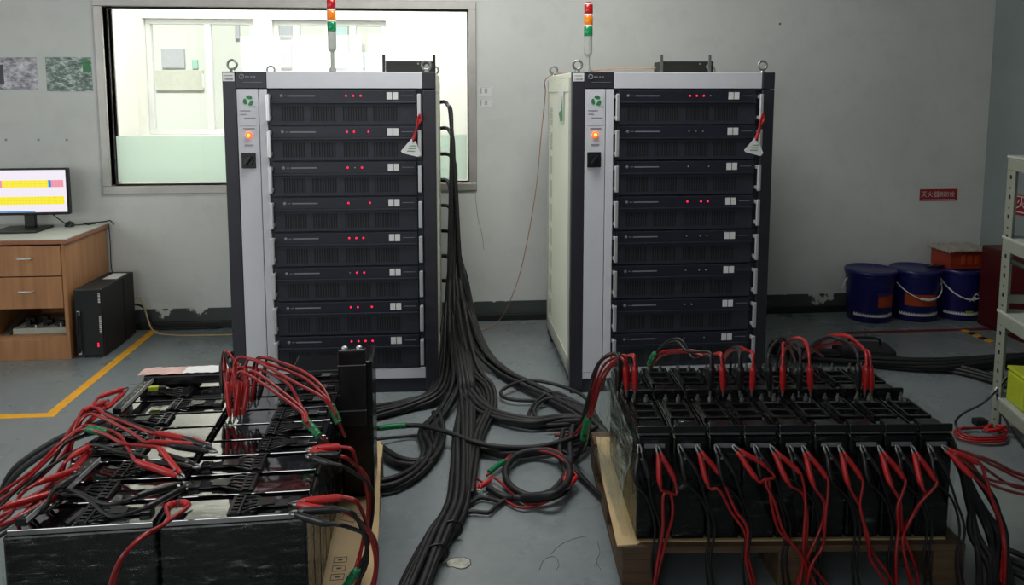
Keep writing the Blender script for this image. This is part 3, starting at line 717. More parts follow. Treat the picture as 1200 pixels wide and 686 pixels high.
# red sign on the wall
t, w2_, h2_ = wall_flat('fire_sign', 1078, 222, 1121, 235, m_sign, 'small red fire equipment sign on the back wall above the blue pails', 'sign', None, .003)
text_mesh('灭火器', .046, m_signtxt, 'sign_text', t, Matrix.Translation((-w2_ * .45, -.0037, h2_ * .05)) @ FACE_FRONT)
text_mesh('消防栓', .042, m_signtxt, 'sign_text', t, Matrix.Translation((w2_ * .42, -.0037, h2_ * .05)) @ FACE_FRONT)
b = MB(); b.box(-w2_ * .85, w2_ * .9, -.0042, -.0034, -h2_ * .82, -h2_ * .74); b.build('rule_line', m_signtxt, t)

# ------------------------------------------------------------------ pails, tubs, shelf at the right
def pail(px, label, orange, bail):
    p = at_z(px, 379.5 - (px - 1028) * .015); cx, cy = p.x + .01, 4.985
    t = thing('pail', label, 'pail', (cx, cy, 0), 0, 'blue pails along the wall')
    b = MB(); b.lathe([(.135, 0), (.141, .006), (.157, .30), (.160, .31), (.163, .315), (.163, .335)], 36); b.build('tub', m_blue, t)
    b = MB(); b.lathe([(.166, .325), (.168, .335), (.168, .352), (.160, .357), (.152, .350), (.0, .349)], 36); b.build('lid', m_blue, t)
    def band(a0, a1, z0, z1, rr, mt, name, n=14, saw=0):
        b = MB(); lo = []; hi = []
        for k in range(n + 1):
            a = a0 + (a1 - a0) * k / n; r0 = .1415 + .016 * z0 / .3 + rr; r1 = .1415 + .016 * z1 / .3 + rr
            zz = z1 + (saw if k % 2 else 0)
            lo.append(b.bm.verts.new((r0 * math.cos(a), r0 * math.sin(a), z0))); hi.append(b.bm.verts.new((r1 * math.cos(a), r1 * math.sin(a), zz)))
        for k in range(n): b.bm.faces.new((lo[k], lo[k + 1], hi[k + 1], hi[k]))
        r = bmesh.ops.extrude_face_region(b.bm, geom=b.bm.faces[:])
        for v in r['geom']:
            if isinstance(v, bmesh.types.BMVert): d = Vector((v.co.x, v.co.y, 0)).normalized(); v.co += d * .0012
        return b.build(name, mt, t)
    band(math.radians(200), math.radians(320), .045, .054, .001, m_label, 'white_crest', 40, .014)
    if orange: band(*orange, .115, .195, .001, m_orange, 'orange_band')
    if bail == 'front':
        P = [(.167 * math.cos(a), .167 * math.sin(a), .265 - .10 * math.sin(PI * k / 8)) for k, a in enumerate([math.radians(195 + 150 * i / 8) for i in range(9)])]
        b = MB(); b.tube(spline(P, 5), .0045, 8); b.tube(spline(P[3:6], 5), .009, 8); b.build('bail_handle', m_label, t)
    if bail == 'side':
        P = [(-.165, 0, .29), (-.185, -.01, .275), (-.196, -.01, .24), (-.20, 0, .215)]
        b = MB(); b.tube(spline(P, 5), .005, 8); b.build('bail_handle', m_label, t)
    if bail == 'low':
        P = [(.167 * math.cos(a), .167 * math.sin(a), .29 - .13 * math.sin(PI * k / 8)) for k, a in enumerate([math.radians(190 + 150 * i / 8) for i in range(9)])]
        b = MB(); b.tube(spline(P, 5), .0055, 8); b.build('bail_handle', m_label, t)
        b = MB()
        for k in range(3):
            a = math.radians(268 + 6 * k); b.tube([(.1535 * math.cos(a + .1 * q), .1535 * math.sin(a + .1 * q), .155 + .02 * k - .012 * q * q) for q in (-1, -.5, 0, .5, 1)], .004, 6)
        b.build('white_mark', m_label, t)
        band(math.radians(255), math.radians(275), .06, .075, .0016, m_lime, 'green_mark', 6)
    if orange and bail == 'side':
        a = math.radians(262); b = MB(); b.box(-.06, .05, -.004, .004, .20, .222, 0, .003, 2, Matrix.Rotation(a + PI / 2 + .25, 4, 'Z') @ Matrix.Translation((0, -.160, 0))); b.build('blue_grip', m_blue, t)
    return t
pail(1028, 'blue lidded pail with orange label, leftmost of three', (math.radians(262), math.radians(312)), 'side')
pail(1083, 'blue lidded pail with orange band and white handle across it, middle of three', (math.radians(215), math.radians(300)), 'front')
p3 = pail(1137, 'blue pail with white emblem under the orange tub, rightmost of three', None, 'low')
t = thing('storage_tub', 'orange red tub with crumpled grey sheet, standing on the rightmost pail', 'tub', (p3.location.x + .0, 4.99, .3575))
b = MB(); b.prism([(-.135, -.10), (.14, -.10), (.15, .10), (-.145, .10)], .12); b.build('tub', m_redor, t)
b = MB()
for k in range(3): b.box(-.06 + k * .05, -.03 + k * .05, -.104, -.099, .03, .10, 0, .003)
b.build('orange_panel', m_orange, t)
b = MB()
bmesh.ops.create_grid(b.bm, x_segments=22, y_segments=14, size=1)
r = random.Random(8)
for v in b.bm.verts: v.co = Vector((v.co.x * .165, v.co.y * .125, .126 + .004 * math.sin(v.co.x * 9) * math.cos(v.co.y * 7) + r.uniform(-.003, .003) - .006 * max(0, abs(v.co.x) - .8) / .2))
rr = bmesh.ops.extrude_face_region(b.bm, geom=b.bm.faces[:])
for v in rr['geom']:
    if isinstance(v, bmesh.types.BMVert): v.co.z += .012
b.build('crumpled_sheet', m_cloth, t)
# black scraper on middle pail
p = at_z(1103, 316, .36); b = MB(); b.box(-.05, .05, -.02, .02, 0, .014, 0, .004); b.cone((.05, 0, .008), (.11, 0, .012), .009, .007, 10)
o = b.build('scraper', m_black, None, (p3.location.x - .215, 4.955, .3575)); tag(o, 'small black scraper lying on the middle blue pail lid', 'scraper')

# red box behind the shelf
b = MB()
t = thing('fire_cabinet', 'low red metal cabinet on the floor behind the beige shelf', 'cabinet', (3.60, 4.30, 0))
b = MB(); b.box(0, .24, 0, .50, .0, .545, 0, .008); b.build('body', m_redbox, t)
b = MB(); b.box(-.006, 0, .02, .48, .02, .52, 0, .004); b.box(-.014, -.006, .06, .09, .25, .32, 0, .003); b.build('door', m_redbox, t)
t = thing('hazard_mat', 'dark mat with yellow and black edge in front of the red cabinet', 'mat', (3.34, 4.34, 0))
q0 = at_z(1126, 388); q1 = at_z(1160, 402)
b = MB()
for k in range(5):
    f0, f1 = k / 5, (k + 1) / 5
    a = q0.lerp(q1, f0); c = q0.lerp(q1, f1)
    b.prism([(a.x - 3.34, a.y - 4.34), (c.x - 3.34, c.y - 4.34), (c.x - 3.34 + .045, c.y - 4.34 + .015), (a.x - 3.34 + .045, a.y - 4.34 + .015)], .004, k % 2, Matrix.Translation((0, 0, .0004)))
b.build('striped_edge', [m_yellow, m_matblack], t)

# steel shelf
A15 = math.radians(15)
sa = Vector((-math.sin(A15), -math.cos(A15), 0)); sb = Vector((math.cos(A15), -math.sin(A15), 0))
SP = at_z(1160, 500)
t = thing('shelving_unit', 'beige slotted steel shelving unit cut by the right edge', 'shelf', SP, 0)
ME = Matrix(((sa.x, sb.x, 0, 0), (sa.y, sb.y, 0, 0), (0, 0, 1, 0), (0, 0, 0, 1)))      # local x along the bay, y across it
SL, SD = 1.0, .42
def level(px, py):
    d = ray(px, py); k = (SP.y) / d.y; return (EYE + d * k).z
LV = [level(1176, 185), level(1170, 279), level(1163, 365), level(1157, 462)]
LV[3] = max(LV[3], .13)
for (lx, ly) in ((0, 0), (SL, 0), (0, SD), (SL, SD)):
    b = MB()
    fx = 1 if lx == 0 else -1; fy = 1 if ly == 0 else -1
    x0, x1 = sorted((lx, lx + .080 * fx)); y0, y1 = sorted((ly, ly + .046 * fy))
    xa, xb = sorted((lx, lx + .003 * fx)); ya, yb = sorted((ly, ly + .003 * fy))
    b.box(x0, x1, ya, yb, 0, LV[0] - .002, 0, 0, 2, ME); b.box(xa, xb, y0, y1, 0, LV[0] - .002, 0, 0, 2, ME)
    ps = b.build('post', m_shelf, t)
    b = MB()
    for k in range(26):
        z = .05 + k * .045
        yy = (ya - .0006, ya) if ly == 0 else (yb, yb + .0006)
        xx = (xa - .0006, xa) if lx == 0 else (xb, xb + .0006)
        ym = (y0 + y1) / 2
        xm_ = (x0 + x1) / 2
        if k % 2: b.box(xm_ - .009, xm_ + .009, yy[0], yy[1], z, z + .018, 0, 0, 2, ME)
        else: b.box(xm_ - .006, xm_ + .006, yy[0], yy[1], z, z + .008, 0, 0, 2, ME)
    b.build('slot_row', m_slot, ps)
for k, z in enumerate(LV):
    b = MB()
    b.box(.004, SL - .004, -.002, .03, z - .055, z, 0, .004, 2, ME); b.box(.004, SL - .004, SD - .03, SD + .002, z - .055, z, 0, .004, 2, ME)
    b.box(-.002, .03, .004, SD - .004, z - .05, z - .002, 0, .004, 2, ME); b.box(SL - .03, SL + .002, .004, SD - .004, z - .05, z - .002, 0, .004, 2, ME)
    b.build('beam', m_shelf, t)
    b = MB(); b.box(-.004, SL + .004, -.004, SD + .004, z - .001, z + .012, 0, .003, 2, ME); b.build('shelf_board', m_shelftop, t)
b = MB()
for (za, zb) in ((.46, .62), (.80, .64)):
    zz = sorted((za, zb))
    b.tube([ME @ Vector((.012, .03, za)), ME @ Vector((.012, SD - .03, zb))], .013, 4, 0, False, .3)
b.box(.006, .022, .02, SD - .02, .60, .64, 0, .003, 2, ME)
b.build('cross_brace', m_shelf, t)
# lime box on the bottom shelf
lp = at_z(1206, 478, LV[3] + .0125)
t = thing('lime_box', 'lime green plastic box on the bottom board of the shelving unit', 'box', (lp.x + .03, lp.y, LV[3] + .0125), -A15)
b = MB(); b.box(-.09, .09, -.08, .08, 0, .145, 0, .012); b.build('body', m_lime, t)
b = MB(); b.box(-.092, .092, -.082, .082, .145, .162, 0, .006); b.build('lid', m_lime, t)
# red sign on right wall
sp_ = at_x(1188, 239, XR)
t = thing('fire_sign', 'red fire sign with white character on the right wall behind the shelf', 'sign', (XR, sp_.y, sp_.z), 0)
b = MB(); b.box(-.004, -.0006, -.34, .0, -.068, .068); b.build('plate', m_sign, t)
RW = Matrix(((0, 0, -1, 0), (-1, 0, 0, 0), (0, 1, 0, 0), (0, 0, 0, 1)))
text_mesh('灭火器', .10, m_signtxt, 'sign_text', t, Matrix.Translation((-.0047, -.175, .012)) @ RW)
b = MB(); b.box(-.0052, -.004, -.32, -.02, -.052, -.044); b.build('rule_line', m_signtxt, t)

# ------------------------------------------------------------------ pallets with battery packs
def pallet(FLx, FLy, rz, x0, x1, y0, y1, label, mt):
    """local x along the front, y to the back; deck top at .142"""
    t = thing('wooden_pallet', label, 'pallet', (FLx, FLy, 0), rz, 'wooden pallets')
    n = 6; dep = y1 - y0; bw = .115; gap = (dep - n * bw) / (n - 1)
    for k in range(n):
        yy = y0 + k * (bw + gap); b = MB(); b.box(x0, x1, yy, yy + bw, .120, .142, 0, .002); b.build('deck_board', mt, t)
    for xx in (x0, (x0 + x1) / 2 - .05, x1 - .10):
        b = MB(); b.box(xx, xx + .10, y0, y1, .100, .120, 0, .002); b.build('stringer_board', m_pallet, t)
        for yy in (y0, (y0 + y1) / 2 - .07, y1 - .14):
            b = MB(); b.box(xx, xx + .10, yy, yy + .14, .020, .100, 0, .003); b.build('block', m_pallet, t)
        b = MB(); b.box(xx, xx + .10, y0, y1, 0, .020, 0, .002); b.build('bottom_board', m_pallet, t)
    return t
PLF = (-1.075, 1.845); PLR = math.radians(1.6)
PRF = (.588, 2.250); PRR = math.radians(-4.0)
pallet(*PLF, PLR, -.06, .845, -.03, 1.14, 'pale wooden pallet under the left stack of battery packs', m_palletlt)
pallet(*PRF, PRR, -.045, 1.04, -.03, .80, 'brown wooden pallet under the right stack of battery packs', m_pallet)
def loc_mat(F, rz): return Matrix.Translation((F[0], F[1], 0)) @ Matrix.Rotation(rz, 4, 'Z')
ML, MR = loc_mat(PLF, PLR), loc_mat(PRF, PRR)

BZ = .148; BH = .340                                        # packs stand on the cardboard sheet; case height
def pack(name, L, w, loc, rz, label, group, kind):
    """long axis on local x (0..L), width on y (0..w)"""
    t = thing(name, label, 'battery', loc, rz, group)
    b = MB(); b.box(.0015, L - .0015, .0015, w - .0015, 0, BH, 0, .006, 2); b.build('case', m_batt, t)
    b = MB(); b.box(.010, L - .010, .006, w - .006, BH - .001, BH + .009, 0, .0018)
    if kind in ('flatT', 'flipT'):      # front edge raised in the shape so the lid mirrors the window
        for v in b.bm.verts:
            if v.co.z > BH + .003: v.co.z += .0055 * ((w - v.co.y) / w if kind == 'flatT' else v.co.y / w)
    b.build('lid', m_lid, t)
    z = BH + (.0088 if kind in ('flat', 'post') else .0105)
    if kind != 'post':
        x = .172
        b = MB()   # ladder-shaped terminal block
        b.box(x - .012, x - .002, .012, w - .012, z, z + .012, 0, .002); b.box(x + .012, x + .020, .012, w - .012, z, z + .012, 0, .002)
        for k in range(6):
            yy = .014 + k * (w - .034) / 5; b.box(x - .003, x + .013, yy, yy + .006, z, z + .014, 0, .001)
        b.build('terminal_block', m_trim_black, t)
        b = MB()   # wires narrowing towards the other end
        for k in range(5):
            y0 = .018 + k * (w - .036) / 4; y1 = w / 2 + (k - 2) * .007
            b.tube(spline([(x + .018, y0, z + .006), (x + .045, y0 * .75 + y1 * .25, z + .011), (x + .075, y1, z + .009), (x + .10, y1, z + .007), (L - .045, w / 2 + (k - 2) * .006, z + .006)], 5), .0034, 6)
        b.prism([(x + .055, w / 2 - .020), (x + .10, w / 2 - .014), (x + .10, w / 2 + .014), (x + .055, w / 2 + .020)], .004, 0, Matrix.Translation((0, 0, z + .010)))
        b.build('wire_loom', m_trim_black, t)
        b = MB(); b.box(L - .055, L - .025, w * .36, w * .64, z, z + .014, 0, .003); b.build('connector', m_trim_black, t)
    else:
        b = MB(); b.box(L - .020, L - .012, .003, w - .003, z, z + .020, 0, .003) if False else b.box(.004, .014, .002, w - .002, z, z + .024, 0, .003); b.build('edge_rail', m_trim_black, t)
        b = MB(); b.box(.028, .075, .018, w - .018, z, z + .014, 0, .004); b.box(.10, L - .05, .016, .024, z, z + .012, 0, .002); b.box(.10, L - .05, w - .024, w - .016, z, z + .012, 0, .002)
        for k in range(3): b.box(.10 + k * .055, .112 + k * .055, .016, w - .016, z, z + .010, 0, .002)
        b.build('terminal_cover', m_trim_black, t)
        for yy in (w * .3, w * .7):
            b = MB(); b.cone((L - .032, yy, z - .002), (L - .032, yy, z + .012), .008, .007, 12); b.cone((L - .032, yy, z + .012), (L - .032, yy, z + .022), .004, .004, 10); b.build('terminal', m_zinc, t)
        b = MB(); b.box(-.004, .003, .022, w - .022, BH - .036, BH - .022, 0, .003); b.build('front_slot', m_silk, t)
    return t
NL = 9; wL = 1.03 / NL; LL = .358
first = {}
def place_pack(M4, lx, ly, rzl, rz, L, w, label, group, kind):
    p = M4 @ Vector((lx, ly, BZ)); key = (kind, round(L, 3))
    if key not in first:
        first[key] = pack('battery_pack', L, w, p, rz + rzl, label, group, kind); return first[key]
    o = dup_tree(first[key]); o.location = p; o.rotation_euler = (0, 0, rz + rzl); o['label'] = label; o['group'] = group; return o
for r_ in range(NL):
    for c_ in range(2):
        flip = (1 if r_ in (1, 2) else 0) if c_ else (0 if r_ in (0, 2, 6) else 1)
        x0 = c_ * (LL + .004); y0 = r_ * wL
        lx, ly, a = (x0, y0, 0) if not flip else (x0 + LL, y0 + wL - .002, PI)
        place_pack(ML, lx, ly, a, PLR, LL, wL - .002, 'black wrapped battery pack, left pallet, %s column, %s row from the front' % (('left', 'right')[c_], ORD[r_]), 'battery packs on the left pallet', 'flat' if r_ > 3 else ('flipT' if flip else 'flatT'))
NR = 9; wR = 1.0 / NR; LR = .293
for r_ in range(2):
    for c_ in range(NR):
        lx = (c_ + 1) * wR - .001; ly = r_ * (LR + .004)
        place_pack(MR, lx, ly, PI / 2, PRR, LR, wR - .002, 'black wrapped battery pack, right pallet, %s row, %s from the left' % (('front', 'back')[r_], ORD[c_]), 'battery packs on the right pallet', 'post')

# cardboard sheets under the packs
def sheet(M4, poly, name, label, printing=None):
    t = thing(name, label, 'cardboard', M4 @ Vector((0, 0, .1424)), M4.to_euler().z)
    b = MB(); b.prism(poly, .005); o = b.build('board', m_kraft, t); return t
t = sheet(MR, [(-.062, -.028), (.0, -.022), (.02, -.004), (.99, -.004), (.99, .58), (-.03, .74), (-.052, .40)], 'cardboard_sheet', 'light brown cardboard sheet sticking out left of the right stack')
t = sheet(ML, [(.0, .0), (.80, -.0), (.82, .02), (.815, .5), (.80, 1.03), (.0, 1.03)], 'cardboard_sheet', 'brown cardboard sheet with printed arrows right of the left stack')
t.children[0].data.materials[0] = m_kraftd
b = MB(); b.prism([(.822, -.02), (.872, -.02), (.862, .55), (.835, 1.16), (.802, 1.16), (.816, .5)], .006); b.build('folded_flap', m_kraft, t)
b = MB()
def outline(b, cx, cy, sx, sy, th, rot=0):
    m4 = Matrix.Translation((cx, cy, .0052)) @ Matrix.Rotation(rot, 4, 'Z')
    for (x0, x1, y0, y1) in ((-sx, sx, -sy, -sy + th), (-sx, sx, sy - th, sy), (-sx, -sx + th, -sy, sy), (sx - th, sx, -sy, sy)): b.box(x0, x1, y0, y1, 0, .0005, 0, 0, 2, m4)
outline(b, .765, .60, .028, .028, .002, PI / 4 + .3)
for k in range(3): outline(b, .757, .36 - k * .042, .020, .014, .002); b.box(.750, .764, .357 - k * .042, .363 - k * .042, .0052, .0057)
b.build('printed_marks', m_ink, t)

# stretch film round each stack
def film(M4, rz, x0, x1, y0, y1, z0, z1, label, top=0):
    b = MB(); r = random.Random(11)
    def wallgrid(pa, pb, nrm, n, m):
        V = []
        for i in range(n + 1):
            row = []
            for j in range(m + 1):
                f = i / n; g = j / m
                p = Vector(pa).lerp(Vector(pb), f); p.z = z0 + (z1 - z0) * g
                d = .004 + .010 * math.sin(PI * f) * math.sin(PI * g) * (.5 + .5 * math.sin(f * 31 + g * 9)) + r.uniform(0, .003)
                row.append(b.bm.verts.new(p + Vector(nrm) * d))
            V.append(row)
        for i in range(n):
            for j in range(m):
                f = b.bm.faces.new((V[i][j], V[i + 1][j], V[i + 1][j + 1], V[i][j + 1])); f.smooth = True
    wallgrid((x0, y0, 0), (x1, y0, 0), (0, -1, 0), 36, 10); wallgrid((x1, y0, 0), (x1, y1, 0), (1, 0, 0), 30, 10)
    wallgrid((x1, y1, 0), (x0, y1, 0), (0, 1, 0), 36, 10); wallgrid((x0, y1, 0), (x0, y0, 0), (-1, 0, 0), 30, 10)
    if top:
        n, m = 60, 36; V = []
        for i in range(n + 1):
            row = []
            for j in range(m + 1):
                f, g = i / n, j / m
                zz = top + .004 * math.sin(f * 41 + 3 * math.sin(g * 6)) * math.sin(g * 23 + f * 9) + r.uniform(-.0025, .0025)
                row.append(b.bm.verts.new((x0 + .01 + (x1 - x0 - .02) * f, y0 + .03 + (y1 - y0 - .05) * g, zz)))
            V.append(row)
        for i in range(n):
            for j in range(m): b.bm.faces.new((V[i][j], V[i + 1][j], V[i + 1][j + 1], V[i][j + 1])).smooth = True
    o = b.build('stretch_film', m_film); o.location = M4.translation; o.rotation_euler = (0, 0, rz)
    return tag(o, label, 'plastic film')
film(ML, PLR, -.001, .722, -.001, 1.031, .15, .492, 'clear crinkled stretch film wrapped round the left stack')
film(MR, PRR, -.005, 1.001, -.006, .592, .15, .492, 'clear crinkled stretch film wrapped round the right stack', BZ + BH + .037)

def film_sheen():  # added sheet that gives the wrapped side its bright sheen
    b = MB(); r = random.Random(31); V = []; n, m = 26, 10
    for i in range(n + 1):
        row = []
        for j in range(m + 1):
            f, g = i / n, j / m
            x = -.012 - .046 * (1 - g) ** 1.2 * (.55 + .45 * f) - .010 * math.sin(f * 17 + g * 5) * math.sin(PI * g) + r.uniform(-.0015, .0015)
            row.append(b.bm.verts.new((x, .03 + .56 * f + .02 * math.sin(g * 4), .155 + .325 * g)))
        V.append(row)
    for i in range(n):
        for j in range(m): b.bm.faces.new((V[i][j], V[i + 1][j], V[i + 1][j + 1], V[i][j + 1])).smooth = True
    o = b.build('film_sheen_sheet', m_sheen, None, MR.translation); o.rotation_euler = (0, 0, PRR)
    tag(o, 'pale sheet added for the film sheen on the left side of right stack', 'plastic film')
film_sheen()
# loose things on the left stack
p = ML @ Vector((.782, .76, .1475))
t = thing('upright_battery_pack', 'black battery pack standing on end at the right rear of left stack', 'battery', p, PLR)
b = MB(); b.box(-.055, .055, -.04, .16, 0, .49, 0, .01); b.build('case', m_batt, t)
b = MB(); b.box(-.056, .036, -.075, -.038, .275, .545, 0, .006); cv = b.build('front_cover', m_trim_black, t)
b = MB(); b.box(-.057, .037, -.0765, -.0745, .33, .333); b.box(-.057, .037, -.0765, -.0745, .49, .493); b.build('cover_seam', m_silk, cv)
for xx in (-.034, .014):
    b = MB(); b.sphere((xx, -.056, .546), .0105, 0, (1, 1, .8)); b.build('terminal_knob', m_alu, t)
p = ML @ Vector((.60, 1.10, .1425))
t = thing('black_crate', 'black crate behind the left stack, beside the upright pack', 'crate', p, PLR)
b = MB(); b.box(-.09, .10, -.05, .13, 0, .33, 0, .008); b.build('body', m_matblack, t)
b = MB(); b.box(-.094, .104, -.054, .134, .325, .352, 0, .005); b.build('lid', m_trim_black, t)
p = ML @ Vector((.0, .92, BZ + BH + .028))
t = thing('cover_bar', 'long black cover bar across the back of the left stack', 'bar', p, PLR)
b = MB(); b.box(.02, .34, -.02, .055, .0, .035, 0, .005); b.build('bar', m_trim_black, t)
p = p + Vector((0, 0, .0355))
b = MB(); bmesh.ops.create_grid(b.bm, x_segments=20, y_segments=6, size=1)
r = random.Random(3)
for v in b.bm.verts: v.co = Vector((.17 + v.co.x * .17, .02 + v.co.y * .035, .002 + r.uniform(0, .004)))
rr = bmesh.ops.extrude_face_region(b.bm, geom=b.bm.faces[:])
for v in rr['geom']:
    if isinstance(v, bmesh.types.BMVert): v.co.z += .0015
for f in b.bm.faces: f.material_index = 1 if f.calc_center_median().x < .16 else 0
o = b.build('plastic_sheet', [m_paper, m_pinkpaper], None, p); o.rotation_euler = (0, 0, PLR); tag(o, 'thin pink and white sheet on the black bar behind left stack', 'sheet')

# ------------------------------------------------------------------ clip leads
def clip_lead(tip, d, side, colour, paths, label, group, tapes=(), L=.115, open_=.017, rc=.0050, cat='clip lead'):
    """tip: where the jaws bite; d: from the jaws towards the handles; side: direction in which the two arms spread"""
    tip = Vector(tip); d = Vector(d).normalized(); s = Vector(side); s = (s - d * s.dot(d)).normalized(); n = d.cross(s)
    red = colour == 'red'; mc, mw = (m_redclip, m_redwire) if red else (m_blkclip, m_cable)
    t = thing('clip_lead', label, cat, tip, 0, group)
    b = MB()
    for sg in (-1, 1): b.tube([s * sg * .0015, s * sg * .006 + d * .014, s * sg * .0055 + d * .032, s * sg * .004 + d * .04], [.0022, .0042, .0045, .0035], 6, 0, False, .8)
    b.cone(d * .044 - n * .009, d * .044 + n * .009, .004, .004, 10)
    b.build('jaw', m_zinc, t)
    ends = []
    for sg in (-1, 1):
        P = [s * sg * .006 + d * .024, s * sg * .0085 + d * .045, s * sg * (.008 + open_ * .62) + d * (L * .75), s * sg * (.008 + open_) + d * L * 1.0, s * sg * (.008 + open_ * 1.1) + d * L * 1.18]
        b = MB(); Q = spline(P, 5); m = len(Q)
        b.tube(Q, [.0060 + .0042 * min(1, i / 6) - .004 * max(0, (i - m * .75) / (m * .25)) for i in range(m)], 8, 0, False, .85, up=n)
        b.build('grip', mc, t); ends.append(P[-1])
    for k, pth in enumerate(paths):
        e = ends[k % 2]
        Q_ = [Vector(q) - tip for q in pth]; lim = L * 1.42
        while len(Q_) > 2 and Q_[0].dot(d) < lim and Q_[0].length < lim * 1.25: Q_.pop(0)
        nx = (Q_[0] - e).normalized()
        if nx.dot(d) < .6: Q_.insert(0, e + d * .034 + (Q_[0] - e) * .16)
        W_ = [e - d * .02, e + d * .012] + Q_
        b = MB(); b.tube(spline(W_, 8), rc, 7); b.build('wire', mw, t)
    for (a, c) in tapes:
        a, c = Vector(a) - tip, Vector(c) - tip; m = (a + c) / 2
        b = MB(); b.tube(spline([a, a.lerp(c, .2), m + Vector((0, 0, .002)), a.lerp(c, .85), c], 4), [.007] + [.0105 + .0012 * ((i * 7) % 3) for i in range(15)] + [.008], 9); b.build('green_tape_wrap', m_gtape, t)
    return t

# --- right stack, front edge: nine pairs hanging down
zt = BZ + BH - .014
def frontpt(px, py, off):       # point on the vertical plane "off" in front of the right stack's front face
    nrm = Vector((math.sin(PRR), -math.cos(PRR), 0)); P0 = MR @ Vector((0, -off, 0)); d_ = ray(px, py)
    return EYE + d_ * ((P0 - EYE).dot(nrm) / d_.dot(nrm))
redpaths = [
    (770, [[(786, 580), (788, 605), (779, 640), (768, 686), (764, 720)], [(778, 580), (777, 620), (772, 650), (766, 690), (762, 720)]]),
    (816, [[(843, 575), (857, 600), (873, 625), (877, 655), (886, 690), (890, 720)], [(846, 572), (862, 598), (876, 620), (874, 655), (882, 690), (884, 720)]]),
    (858, [[(900, 562), (904, 590), (912, 620), (930, 640), (955, 668), (980, 700)], [(897, 565), (908, 590), (918, 622), (938, 650), (948, 670), (962, 700)]]),
    (902, [[(930, 560), (941, 580), (946, 610), (944, 650), (946, 700)], [(936, 565), (944, 590), (942, 630), (940, 665), (934, 705)]]),
    (940, [[(961, 565), (966, 590), (963, 615), (950, 645), (938, 672), (930, 705)], [(957, 575), (967, 610), (964, 640), (950, 665), (944, 700)]]),
    (983, [[(1004, 570), (1010, 600), (1015, 630), (1024, 650), (1040, 672), (1056, 705)], [(1005, 566), (1008, 595), (1018, 632), (1020, 655), (1036, 680), (1046, 705)]]),
    (1029, [[(1049, 560), (1055, 590), (1057, 620), (1066, 645), (1074, 670), (1080, 705)], [(1052, 560), (1052, 595), (1053, 620), (1050, 655), (1051, 705)]]),
    (1068, [[(1085, 560), (1084, 580), (1072, 602), (1061, 618), (1058, 640), (1068, 690)], [(1080, 565), (1078, 590), (1066, 612), (1058, 632), (1062, 660), (1075, 700)]]),
    (1103, [[(1144, 552), (1160, 580), (1172, 610), (1176, 640), (1174, 668), (1172, 705)], [(1140, 556), (1164, 590), (1175, 622), (1178, 650), (1176, 705)]]),
]
for k, (px, paths) in enumerate(redpaths):
    tip = frontpt(px, 522, .016); dvec = frontpt(paths[0][0][0], paths[0][0][1], .05) - tip
    PP = [[frontpt(x, y, .045 + .008 * i + .012 * ((j + k) % 2)) for j, (x, y) in enumerate(pp)] for i, pp in enumerate(paths)]
    clip_lead(tip, dvec, (1, .2, .15), 'red', PP, 'red clip lead on the front edge of the right stack, %s from the left' % ORD[k], 'red clips along the right stack front', (), .10, .015)
for k, px in enumerate((749, 795, 838, 884, 924, 966, 1009, 1050, 1088)):
    tip = frontpt(px, 521, .014); dx = 3 if k == 0 else 14
    dvec = frontpt(px + dx, 556, .035) - tip
    e = (px + dx * 1.6, 575)
    PP = [[frontpt(e[0] + 6 + 4 * i, e[1] + 12, .03), frontpt(e[0] + 14 + 6 * i, e[1] + 45, .026), frontpt(e[0] + 10 + 5 * i, e[1] + 85, .035), frontpt(e[0] + 16 + 9 * i, e[1] + 140, .04)] for i in range(2)]
    clip_lead(tip, dvec, (1, .1, .1), 'black', PP, 'black clip lead on the front edge of the right stack, %s from the left' % ORD[k], 'black clips along the right stack front', (), .088, .012, .004)

# --- right stack, middle row: clips standing on the terminals
ZT = BZ + BH + .030
def mid(px): return at_z(px, 466, ZT)
def up_lead(px, colour, tops, label, k, twist=.5, tapes=()):
    tip = mid(px); d = Vector((.0 + .05 * math.sin(k * 2.1), .06, 1))
    PP = []
    for pp in tops: PP.append([pt(c) for c in pp])
    clip_lead(tip, d, (twist, 1, 0), colour, PP, label, 'clips standing on the right stack', tapes, .095, .007)
YB = 2.62
up_lead(724, 'black', [[('y', 722, 418, 2.55), ('y', 712, 416, 2.65), ('y', 700, 428, 2.75), ('y', 692, 450, 2.8), ('y', 688, 480, 2.85), ('f', 672, 500, .05), ('f', 640, 505, .02)], [('y', 718, 421, 2.55), ('y', 706, 422, 2.65), ('y', 696, 440, 2.75), ('y', 688, 470, 2.8), ('f', 676, 502, .05), ('f', 650, 512, .02)]], 'black clip lead standing at the left end of the right stack', 1)
up_lead(735, 'red', [[('y', 728, 420, 2.50), ('y', 715, 416, 2.6), ('y', 702, 428, 2.70), ('y', 695, 455, 2.8), ('y', 690, 485, 2.86), ('f', 676, 508, .06), ('f', 650, 510, .02)], [('y', 735, 421, 2.5), ('y', 724, 422, 2.6), ('y', 708, 436, 2.7), ('y', 698, 462, 2.8), ('y', 690, 490, 2.86), ('f', 670, 512, .05)]], 'red clip lead standing at left end of right stack, beside the black one', 2, .4, ((at_y(691, 490, 2.86), at_y(684, 508, 2.88)),))
up_lead(744, 'red', [[('y', 740, 424, 2.50), ('y', 728, 418, 2.58), ('y', 712, 424, 2.70), ('y', 699, 448, 2.8), ('y', 691, 482, 2.86), ('f', 676, 506, .05)], [('y', 743, 425, 2.5), ('y', 735, 421, 2.6), ('y', 716, 431, 2.7), ('y', 703, 455, 2.8), ('y', 692, 490, 2.87), ('f', 676, 512, .05)]], 'red clip lead standing second from left among reds on right stack', 3, .3)
